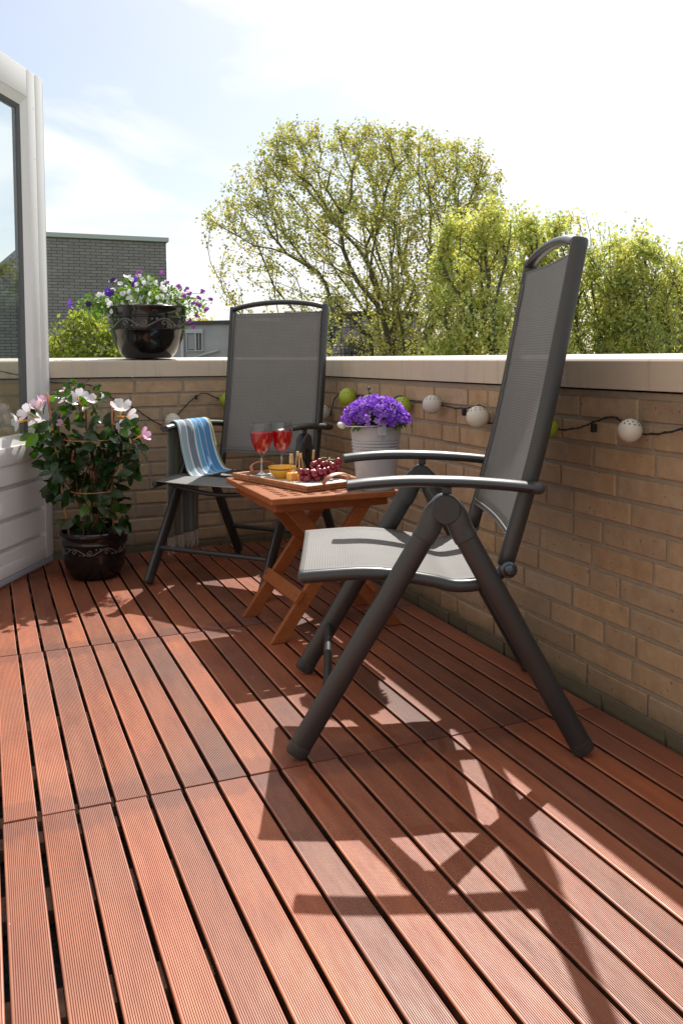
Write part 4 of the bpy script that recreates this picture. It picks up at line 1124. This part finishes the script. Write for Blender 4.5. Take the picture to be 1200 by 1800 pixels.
# ------------------------------------------------------------------ string of lanterns
def make_lights():
    T = thing('string_lights', 'dark cord with round perforated lanterns strung along the brick parapet', 'string lights', (0, 0, .7))
    o_ = Vector((0, 0, .7)); XW, YW = .004, YB+.0
    CR = Vector((-1.414, -1.737, .8855))
    back_c = [(-1.640, .899), (-1.45, .860), (-1.30, .827), (-1.165, .790), (-1.00, .776), (-.948, .756), (-.875, .708), (-.785, .664), (-.705, .607), (-.645, .580), (-.595, .618), (-.540, .676), (-.495, .713), (-.455, .724), (-.400, .700), (-.32, .66), (-.2, .70), (-.12, .72), (-.04, .68)]
    def yb(z): return YW-.016 if z > .79 else YW-.004
    pts = [Vector((x, yb(z), z)) for x, z in back_c]
    rightc = [(2.19, .66), (1.98, .64), (1.83, .63), (1.76, .70), (1.70, .735), (1.63, .72), (1.56, .722), (1.45, .735), (1.34, .71), (1.22, .72), (1.12, .745), (1.02, .728), (.94, .73), (.83, .728), (.72, .72), (.62, .727), (.56, .735), (.54, .69), (.46, .688), (.30, .690), (.16, .692), (.08, .704), (.02, .722), (-.04, .738), (-.085, .722), (-.11, .708), (-.14, .705), (-.19, .708), (-.26, .722), (-.34, .742), (-.5, .73), (-.8, .70), (-1.2, .74), (-1.6, .71), (-2.3, .74)]
    pts += [Vector((XW-.004-.004*math.sin(y*40), y, z)) for y, z in rightc]
    b = MB(); b.tube([p-o_ for p in spline(pts, 5)], .0021, n=6); 
    # second strand twisted loosely round
    sp = spline(pts, 7); b.tube([p-o_+Vector((-.0026*math.cos(i*1.3), 0 if p.y < 2.2 else -.0026*math.cos(i*1.3), .0028*math.sin(i*1.3))) for i, p in enumerate(sp)], .0014, n=5)
    cordo = b.build('cord', M_wire, T, 60)
    b = MB()
    for x, y, z in ((XW-.008, .655, .716), (XW-.008, .022, .712), (-.955, YW-.010, .765), (-.50, YW-.010, .712)):
        b.bevbox((-.006, -.006, -.016), (.006, .006, .006), .002, M=Matrix.Translation(Vector((x, y, z))-o_))
    b.build('cord_clip', M_wire, T, 50)
    def ball(c, r, green, yel=False):
        b = MB(); b.sphere((0, 0, 0), r, 28, 18)
        # perforations: rows of small dark discs
        for row, (th, n) in enumerate(((22, 5), (38, 9), (54, 12), (150, 9))):
            for k in range(n):
                a = 2*math.pi*(k+.5*(row % 2))/n; d = Vector((math.sin(R(th))*math.cos(a), math.sin(R(th))*math.sin(a), math.cos(R(th))))
                Mx = Matrix.Translation(d*(r+.0001)) @ rot_to(d)
                rh = .0022 if row in (1, 2) else .0013
                b.add([Mx @ Vector((rh*math.cos(q*math.pi/4), rh*math.sin(q*math.pi/4), 0)) for q in range(8)], [tuple(range(8))], 1)
        mt = M_lgreen if green else M_lwhite
        o = b.build('lantern', [mt, M_holes], T, 60); o.location = Vector(c)-o_
        o.rotation_euler = (rng.uniform(-.15, .15), rng.uniform(-.15, .15), rng.uniform(0, 3))
        o['label'] = 'green perforated lantern' if green else 'white perforated lantern'
    rr_ = .0365
    ball((-.617, YW-.036, .601), rr_, 0); ball((-.360, YW-.036, .692), rr_, 1)
    for y, z, gcol, r_ in ((1.830, .645, 0, .034), (1.545, .725, 1, .036), (1.330, .709, 0, .034), (1.045, .712, 1, .034), (.822, .728, 0, .032), (.532, .704, 0, .034), (.185, .698, 1, .031), (-.137, .713, 0, .028), (-.62, .71, 1, .028), (-1.0, .70, 0, .028)):
        ball((-.030+(.036-r_)*.3, y, z), r_, gcol)
make_lights()

# ------------------------------------------------------------------ trees
CAMP = np.array([-1.414, -1.737, .8855])
def px2w(px, py, depth):
    d = fw+rt*((px-600)/1522.14)+up*((713-py)/1522.14)
    return Vector(CAMP)+d*depth

def in_poly(x, y, P):
    c = False; j = len(P)-1
    for i in range(len(P)):
        xi, yi = P[i]; xj, yj = P[j]
        if (yi > y) != (yj > y) and x < (xj-xi)*(y-yi)/(yj-yi)+xi: c = not c
        j = i
    return c

def make_tree(name, label, group, poly, depth, base_px, fork_py, n_att, leaves_per, lsize, leafm, seed, thick=.6, tipr=.0045, density=None, ls_t=(1, 1, 1), straight=.0, cat='tree', spiky=0, clump=1.1, cthr=-.12):
    r2 = random.Random(seed); nr = np.random.RandomState(seed)
    s_ = depth/1522.14
    fork = px2w(base_px, fork_py, depth); fork.x = fork.x
    base = Vector((fork.x, fork.y, GZ)); 
    T = thing(name, label, cat, base, 0, group)
    xs = [p[0] for p in poly]; ys = [p[1] for p in poly]; cx = (min(xs)+max(xs))/2; cy = (min(ys)+max(ys))/2; hw = (max(xs)-min(xs))/2; hh = (max(ys)-min(ys))/2
    att = []; tries = 0
    while len(att) < n_att and tries < n_att*80:
        tries += 1
        x = r2.uniform(min(xs), max(xs)); y = r2.uniform(min(ys), max(ys))
        if not in_poly(x, y, poly): continue
        if density and r2.random() > density(x, y): continue
        q = min(1, math.sqrt(((x-cx)/hw)**2+((y-cy)/hh)**2)); dm = thick*hw*s_*math.sqrt(max(.06, 1-q*q))
        w_ = dm*(1-abs(r2.gauss(0, .55)))*r2.choice((-1, 1)) if r2.random() < .75 else dm*r2.uniform(-1, 1)
        w_ = max(-dm, min(dm, w_))
        p_ = px2w(x, y, depth)+WAX*w_
        if noise.noise(p_*clump+Vector((seed, 0, 0))) < cthr and r2.random() < .85: continue
        att.append(p_-base)
    att = np.array([tuple(a) for a in att]); fk = np.array(tuple(fork-base))
    # trunk nodes
    nodes = [np.array([0, 0, 0.])]; par = [-1]; plen = [0.]
    nt_ = 6
    for i in range(1, nt_+1):
        t = i/nt_; nodes.append(fk*t+np.array([.12*math.sin(t*3+seed)*(1-t), .10*math.cos(t*4)*(1-t)*t, 0])); par.append(len(nodes)-2); plen.append(plen[-1]+np.linalg.norm(nodes[-1]-nodes[-2]))
    cap = len(nodes)+n_att*5
    NA = np.zeros((cap, 3)); PL = np.zeros(cap); NA[:len(nodes)] = nodes; PL[:len(nodes)] = plen; cnt = len(nodes); par = par+[0]*(cap-len(par)); DIR = np.zeros((cap, 3)); DIR[:cnt] = (0, 0, 1)
    order = np.argsort(np.linalg.norm(att-fk, axis=1)*nr.uniform(.75, 1.25, len(att)))
    tips = []
    first = nt_-1
    for oi in order:
        a = att[oi]; d = NA[first:cnt]-a; dist = np.linalg.norm(d, axis=1)
        # only link to nodes lower than target mostly; prefer short total path
        toward = -d/np.maximum(dist[:, None], 1e-6); al = (toward*DIR[first:cnt]).sum(1)
        cost = dist*(1.35-.45*al)+.42*(PL[first:cnt]-PL[first])+np.where(NA[first:cnt, 2] > a[2]+.05, .6*dist, 0)
        k = int(np.argmin(cost))+first; p0 = NA[k]; L_ = np.linalg.norm(a-p0)
        if L_ < .04: tips.append(k); continue
        ns = max(1, min(4, int(L_/.28)))
        c1 = p0+DIR[k]*L_*.42+np.array([0, 0, .06*L_])
        prev = k
        for i in range(1, ns+1):
            t = i/ns; q = p0*(1-t)**2+c1*2*t*(1-t)+a*t*t
            if i < ns: q = q+nr.normal(0, .012*L_, 3)
            NA[cnt] = q; par[cnt] = prev; dd = q-NA[prev]; ln = np.linalg.norm(dd); PL[cnt] = PL[prev]+ln; DIR[cnt] = dd/max(ln, 1e-6); prev = cnt; cnt += 1
        tips.append(prev)
    # pipe-model radii
    wgt = np.zeros(cnt); has = np.zeros(cnt, bool)
    for t in tips: wgt[t] += 1
    for i in range(cnt-1, 0, -1): wgt[par[i]] += wgt[i]
    rad = tipr*np.power(np.maximum(wgt, .6), .47)
    # tubes
    NS = 5; V, F = [], []
    def ring(c, d, r_, ns_):
        d = Vector(d); o1 = d.orthogonal().normalized(); o2 = d.cross(o1)
        return [tuple(Vector(c)+(o1*math.cos(2*math.pi*k/ns_)+o2*math.sin(2*math.pi*k/ns_))*r_) for k in range(ns_)]
    bT, bB = MB(), MB()
    for i in range(1, cnt):
        p0, p1 = NA[par[i]], NA[i]; r0 = rad[i] if par[i] >= nt_ or i > nt_ else rad[par[i]]; r0 = min(rad[par[i]], rad[i]*1.25); r1 = rad[i]
        ns_ = 8 if r1 > .05 else (5 if r1 > .015 else 3)
        d = p1-p0; ln = np.linalg.norm(d)
        if ln < 1e-5: continue
        d = d/ln; A_ = ring(p0, d, r0, ns_); B_ = ring(p1+d*r1*.3, d, r1, ns_)
        (bT if i <= nt_ else bB).add(A_+B_, [(k, (k+1) % ns_, ns_+(k+1) % ns_, ns_+k) for k in range(ns_)])
    bT.build('trunk', M_bark, T, 60); 
    br = bB.build('branches', M_bark, T, 60)
    # leaves: tufts along the last twigs
    tips_a = np.array(tips); n_t = len(tips_a)
    P1 = NA[tips_a]; P0 = NA[[par[k] for k in tips_a]]
    tot = n_t*leaves_per
    idx = np.repeat(np.arange(n_t), leaves_per); tt = nr.uniform(.15, 1.12, tot)[:, None]
    spread = lsize*1.0
    C_ = P0[idx]*(1-tt)+P1[idx]*tt+nr.normal(0, spread, (tot, 3))
    if spiky:
        sel = nr.rand(n_t) < spiky; up_ = np.where(sel[idx], nr.uniform(0, 1, tot)*.32, 0); C_[:, 2] += up_
    d1 = nr.normal(0, 1, (tot, 3)); d1[:, 2] -= .25; d1 /= np.linalg.norm(d1, axis=1)[:, None]
    d2 = nr.normal(0, 1, (tot, 3)); d2 -= d1*(d1*d2).sum(1)[:, None]; d2 /= np.linalg.norm(d2, axis=1)[:, None]
    sz = lsize*nr.uniform(.6, 1.25, tot)[:, None]
    a = C_-d1*sz*.5; c = C_+d1*sz*.5; bq = C_+d2*sz*.36; dq = C_-d2*sz*.36
    Vv = np.stack([a, bq, c, dq], 1).reshape(-1, 3)
    me = bpy.data.meshes.new('crown'); me.vertices.add(tot*4); me.vertices.foreach_set('co', Vv.ravel())
    me.loops.add(tot*4); me.loops.foreach_set('vertex_index', np.arange(tot*4)); me.polygons.add(tot)
    me.polygons.foreach_set('loop_start', np.arange(tot)*4); me.polygons.foreach_set('loop_total', np.full(tot, 4))
    me.materials.append(leafm); me.update(); me.validate()
    at = me.attributes.new('tint', 'FLOAT_COLOR', 'FACE')
    tk = nr.uniform(.78, 1.2, n_t)[idx]*nr.uniform(.86, 1.14, tot); hue = nr.normal(0, .07, n_t)[idx]
    colr = np.stack([tk*(1+hue)*ls_t[0], tk*ls_t[1], tk*(1-hue)*ls_t[2], np.ones(tot)], 1).astype(np.float32)
    at.data.foreach_set('color', colr.ravel())
    o = bpy.data.objects.new('crown', me); col.objects.link(o); o.parent = T
    return T

big = [(352, 395), (360, 362), (384, 372), (398, 330), (428, 285), (444, 290), (455, 240), (478, 250), (490, 208), (520, 222), (560, 216), (600, 228), (640, 214), (690, 238), (708, 224), (740, 236), (755, 222), (800, 246), (845, 258), (866, 300), (884, 318), (868, 350), (900, 400), (930, 500), (925, 620), (900, 720), (820, 790), (650, 800), (540, 740), (470, 640), (395, 545), (372, 500), (356, 450)]
def dens(x, y):
    d = 1.0
    if y > 400 and x < 640: d *= .40
    if y > 520 and x < 560: d *= .7
    if x > 760 and y < 450: d *= 1.6
    if x < 430: d *= .8
    return d
make_tree('deciduous_tree', 'tallest tree beyond the wall with a wide open crown of olive green young leaves', 'trees beyond the parapet', big, 16, 715, 720, 3100, 21, .058, M_leafolive, 5, .55, .0036, dens, clump=1.2, cthr=-.26)
make_tree('deciduous_tree', 'dense yellow-green tree just left of the near chair back', 'trees beyond the parapet', [(764, 440), (770, 398), (800, 384), (830, 388), (862, 355), (884, 380), (905, 398), (930, 372), (950, 400), (975, 450), (1000, 560), (990, 700), (900, 790), (800, 780), (740, 680), (745, 520)], 13, 862, 740, 1150, 22, .060, M_leafyel, 9, .6, .0045, None, (1, 1, 1), spiky=.16, cthr=-.04)
make_tree('deciduous_tree', 'yellow-green tree rising right behind the near chair top rail', 'trees beyond the parapet', [(938, 430), (962, 392), (985, 370), (1012, 364), (1036, 392), (1062, 374), (1084, 402), (1108, 440), (1130, 560), (1120, 700), (1030, 790), (950, 760), (915, 640), (922, 500)], 13.6, 1024, 740, 1000, 22, .060, M_leafyel, 13, .6, .0045, None, (.93, .95, 1), spiky=.16, cthr=-.04)
make_tree('deciduous_tree', 'lower yellow-green tree at the right edge of the view', 'trees beyond the parapet', [(1078, 470), (1100, 425), (1140, 410), (1165, 440), (1190, 468), (1230, 440), (1290, 430), (1340, 480), (1350, 620), (1300, 740), (1180, 780), (1090, 700), (1070, 580)], 13, 1190, 750, 1000, 22, .060, M_leafyel, 17, .6, .0045, None, (.96, .97, 1), spiky=.16, cthr=-.04)
make_tree('shrub_tree', 'small bushy green tree in front of the grey brick house', 'trees beyond the parapet', [(60, 640), (75, 600), (95, 590), (120, 562), (150, 543), (178, 556), (205, 580), (228, 605), (235, 660), (215, 740), (140, 780), (80, 740)], 11, 148, 760, 520, 16, .060, M_leafbush, 23, .7, .004, None, (1.1, 1.05, .9), cthr=-.5)
make_tree('shrub_tree', 'golden leaved tree top behind the low grey building', 'trees beyond the parapet', [(300, 610), (318, 580), (345, 556), (366, 549), (392, 562), (410, 590), (412, 640), (380, 690), (320, 690)], 30, 358, 700, 260, 14, .10, M_leafyel, 29, .7, .006, None, (1.0, .85, .8))

# ------------------------------------------------------------------ houses behind
def quad_uv(b, uvl, pts, uvs, mi=0):
    b.add(pts, [(0, 1, 2, 3)], mi); uvl += uvs

def make_grey_house():
    d0, d1 = 14.0, 14.7
    L0 = px2w(30, 500, d0-.5); A = px2w(90, 418, d0); Bp = px2w(292, 428, d1)
    wd = Vector((Bp.x-A.x, Bp.y-A.y, 0)); u = wd.normalized(); nrm = Vector((u.y, -u.x, 0))
    z1 = (A.z+Bp.z)/2; O = A-u*.35; O.z = 0
    T = thing('brick_house', 'grey brick house with a flat-topped gable and sloping roof on the left', 'house', (O.x, O.y, GZ), math.atan2(u.y, u.x))
    H1 = z1-GZ+.02; ln = (Vector((Bp.x, Bp.y, 0))-O).length
    # local frame: x along facade, y away from the camera
    b = MB(); uv = []
    def q(p4, uv4, mi=0): b.add(p4, [(0, 1, 2, 3)], mi); uv.extend(uv4)
    dp = 6.0
    q([(0, 0, 0), (ln, 0, 0), (ln, 0, H1), (0, 0, H1)], [(0, 0), (ln, 0), (ln, H1), (0, H1)])
    q([(ln, 0, 0), (ln, dp, 0), (ln, dp, H1), (ln, 0, H1)], [(0, 0), (dp, 0), (dp, H1), (0, H1)])
    q([(ln, dp, 0), (0, dp, 0), (0, dp, H1), (ln, dp, H1)], [(0, 0), (ln, 0), (ln, H1), (0, H1)])
    q([(0, dp, 0), (0, 0, 0), (0, 0, H1), (0, dp, H1)], [(0, 0), (dp, 0), (dp, H1), (0, H1)])
    q([(ln+.01, .35, 0), (ln+.07, .35, 0), (ln+.07, .35, H1-.28), (ln+.01, .35, H1-.28)], [(0, 0), (.06, 0), (.06, H1), (0, H1)])
    b.build('wall', M_gbrick, T, uv=uv)
    b = MB(); b.box((-.05, -.045, H1), (ln+.04, dp+.04, H1+.07)); b.build('roof_edge', M_fascia, T)
    # lower wing to the left with a sloping roof line
    def hz(px, py): return px2w(px, py, 13.6).z-GZ
    zl, zr = hz(-60, 545), hz(60, 432)
    xl = -2.2; b = MB(); uv = []
    pL = -3.0; dz = (zr-zl)/1.08
    zA = zr-.0; zB = zr-dz*3.0
    q([(pL, .12, 0), (-.002, .12, 0), (-.002, .12, zA), (pL, .12, zB)], [(0, 0), (-pL, 0), (-pL, zA), (0, zB)])
    q([(pL, dp, 0), (pL, .12, 0), (pL, .12, zB), (pL, dp, zB)], [(0, 0), (dp, 0), (dp, zB), (0, zB)])
    b.build('wall', M_gbrick, T, uv=uv)
    b = MB(); uv = []
    sl = Vector((-pL, 0, zA-zB)).length
    q([(pL-.1, 0, zB+.0), (-.002, 0, zA+.05), (-.002, dp, zA+.05), (pL-.1, dp, zB)], [(0, 0), (0, sl), (dp, sl), (dp, 0)])
    b.build('roof', M_tiles, T, uv=uv)
    b = MB(); b.tube([(pL-.1, -.02, zB+.02), (-.002, -.02, zA+.07)], .05, .03, (0, 1, 0), n=4, rnd=False); b.build('verge', M_plastic, T)
make_grey_house()

def make_low_house():
    A = px2w(288, 572, 25); B_ = px2w(430, 577, 24); u = Vector((B_.x-A.x, B_.y-A.y, 0)); ln = u.length; u.normalize()
    T = thing('low_house', 'low pale grey house with one small curtained window, seen past the wall pot', 'house', (A.x, A.y, GZ), math.atan2(u.y, u.x))
    H1 = A.z-GZ; k = 1522.14/24.5
    b = MB(); b.box((0, 0, 0), (ln, 5, H1)); b.build('wall', M_render, T)
    b = MB(); b.box((-.1, -.08, H1+.002), (ln+.1, 5.1, H1+.10)); b.build('roof_edge', M_tilesplain, T)
    wx = (338-288)/k; ww = 30/k; wz0 = H1-45/k; wz1 = H1-15/k
    b = MB(); f_ = .03
    b.box((wx-f_, -.05, wz0-f_), (wx+ww+f_, -.002, wz0)); b.box((wx-f_-.02, -.06, wz1), (wx+ww+f_+.02, -.002, wz1+.11))
    b.box((wx-f_, -.05, wz0+.001), (wx, -.002, wz1-.001)); b.box((wx+ww, -.05, wz0+.001), (wx+ww+f_, -.002, wz1-.001)); b.box((wx+ww*.52, -.05, wz0+.001), (wx+ww*.52+.05, -.002, wz1-.001))
    w_ = b.build('window', M_winframe, T)
    b = MB(); b.box((wx+.001, -.02, wz0+.001), (wx+ww-.001, -.004, wz1-.001)); b.build('pane', M_winglass, w_)
    b = MB(); 
    for i in range(6): b.box((wx+.02+i*.035, -.028, wz0+.03), (wx+.045+i*.035, -.0205, wz1-.02))
    b.box((wx+ww*.75, -.028, wz0+.03), (wx+ww*.80, -.0205, wz1-.02)); b.build('curtain', M_curtain, w_)
    b = MB(); px_ = (334-288)/k; b.tube([(px_-.08, -.06, 0), (px_-.08, -.06, H1)], .045, n=8); b.tube([(px_+.1, -.07, H1-62/k), (px_+.8, -.07, H1-50/k), (px_+1.1, -.07, H1-46/k)], .03, n=6); b.build('downpipe', M_winframe, T, 50)
M_tilesplain = mat('dark_edge', (.06, .06, .065), .7)
make_low_house()

def make_roof_house(label, pxa, pxb, pyr, pye, depth, wallm):
    A = px2w(pxa, pyr, depth); B_ = px2w(pxb, pyr, depth); u = Vector((B_.x-A.x, B_.y-A.y, 0)); ln = u.length; u.normalize()
    T = thing('tiled_house', label, 'house', (A.x, A.y, GZ), math.atan2(u.y, u.x))
    zr = A.z-GZ; ze = px2w(pxa, pye, depth-1.5).z-GZ-.6; dp = 3.2
    b = MB(); b.box((.15, -dp+.3, 0), (ln-.15, dp-.3, ze-.05)); b.add([(.15, -dp+.3, ze-.05), (.15, dp-.3, ze-.05), (.15, 0, zr-.2)], [(0, 2, 1)]); b.add([(ln-.15, -dp+.3, ze-.05), (ln-.15, dp-.3, ze-.05), (ln-.15, 0, zr-.2)], [(0, 1, 2)])
    b.build('wall', wallm, T)
    b = MB(); uv = []; sl = math.hypot(dp, zr-ze)
    for s_ in (-1, 1):
        b.add([(0, s_*dp, ze), (ln, s_*dp, ze), (ln, 0, zr), (0, 0, zr)], [(0, 1, 2, 3) if s_ < 0 else (0, 3, 2, 1)]); uv += [(0, 0), (ln, 0), (ln, sl), (0, sl)]
    b.build('roof', M_tiles, T, uv=uv)
    b = MB(); b.tube([(0, 0, zr+.02), (ln, 0, zr+.02)], .09, n=6, rnd=False); b.build('ridge', M_plastic, T)
    b = MB(); b.box((ln*.3, -.3, zr-.5), (ln*.3+.5, .3, zr+.45)); b.build('chimney', M_gbrick2, T)
    b = MB()
    for f_ in (.45, .75): b.box((ln*f_, -dp*.52-.02, ze+(zr-ze)*.42), (ln*f_+.7, -dp*.52+.25, ze+(zr-ze)*.42+.02+.35))
    b.build('skylight', M_winglass, T)
make_roof_house('dark tiled roof showing through the base of the tallest tree', 500, 735, 552, 640, 23, M_gbrick2)
make_roof_house('dark tiled roof at the far right behind the yellow-green trees', 1090, 1420, 520, 640, 24, M_gbrick2)
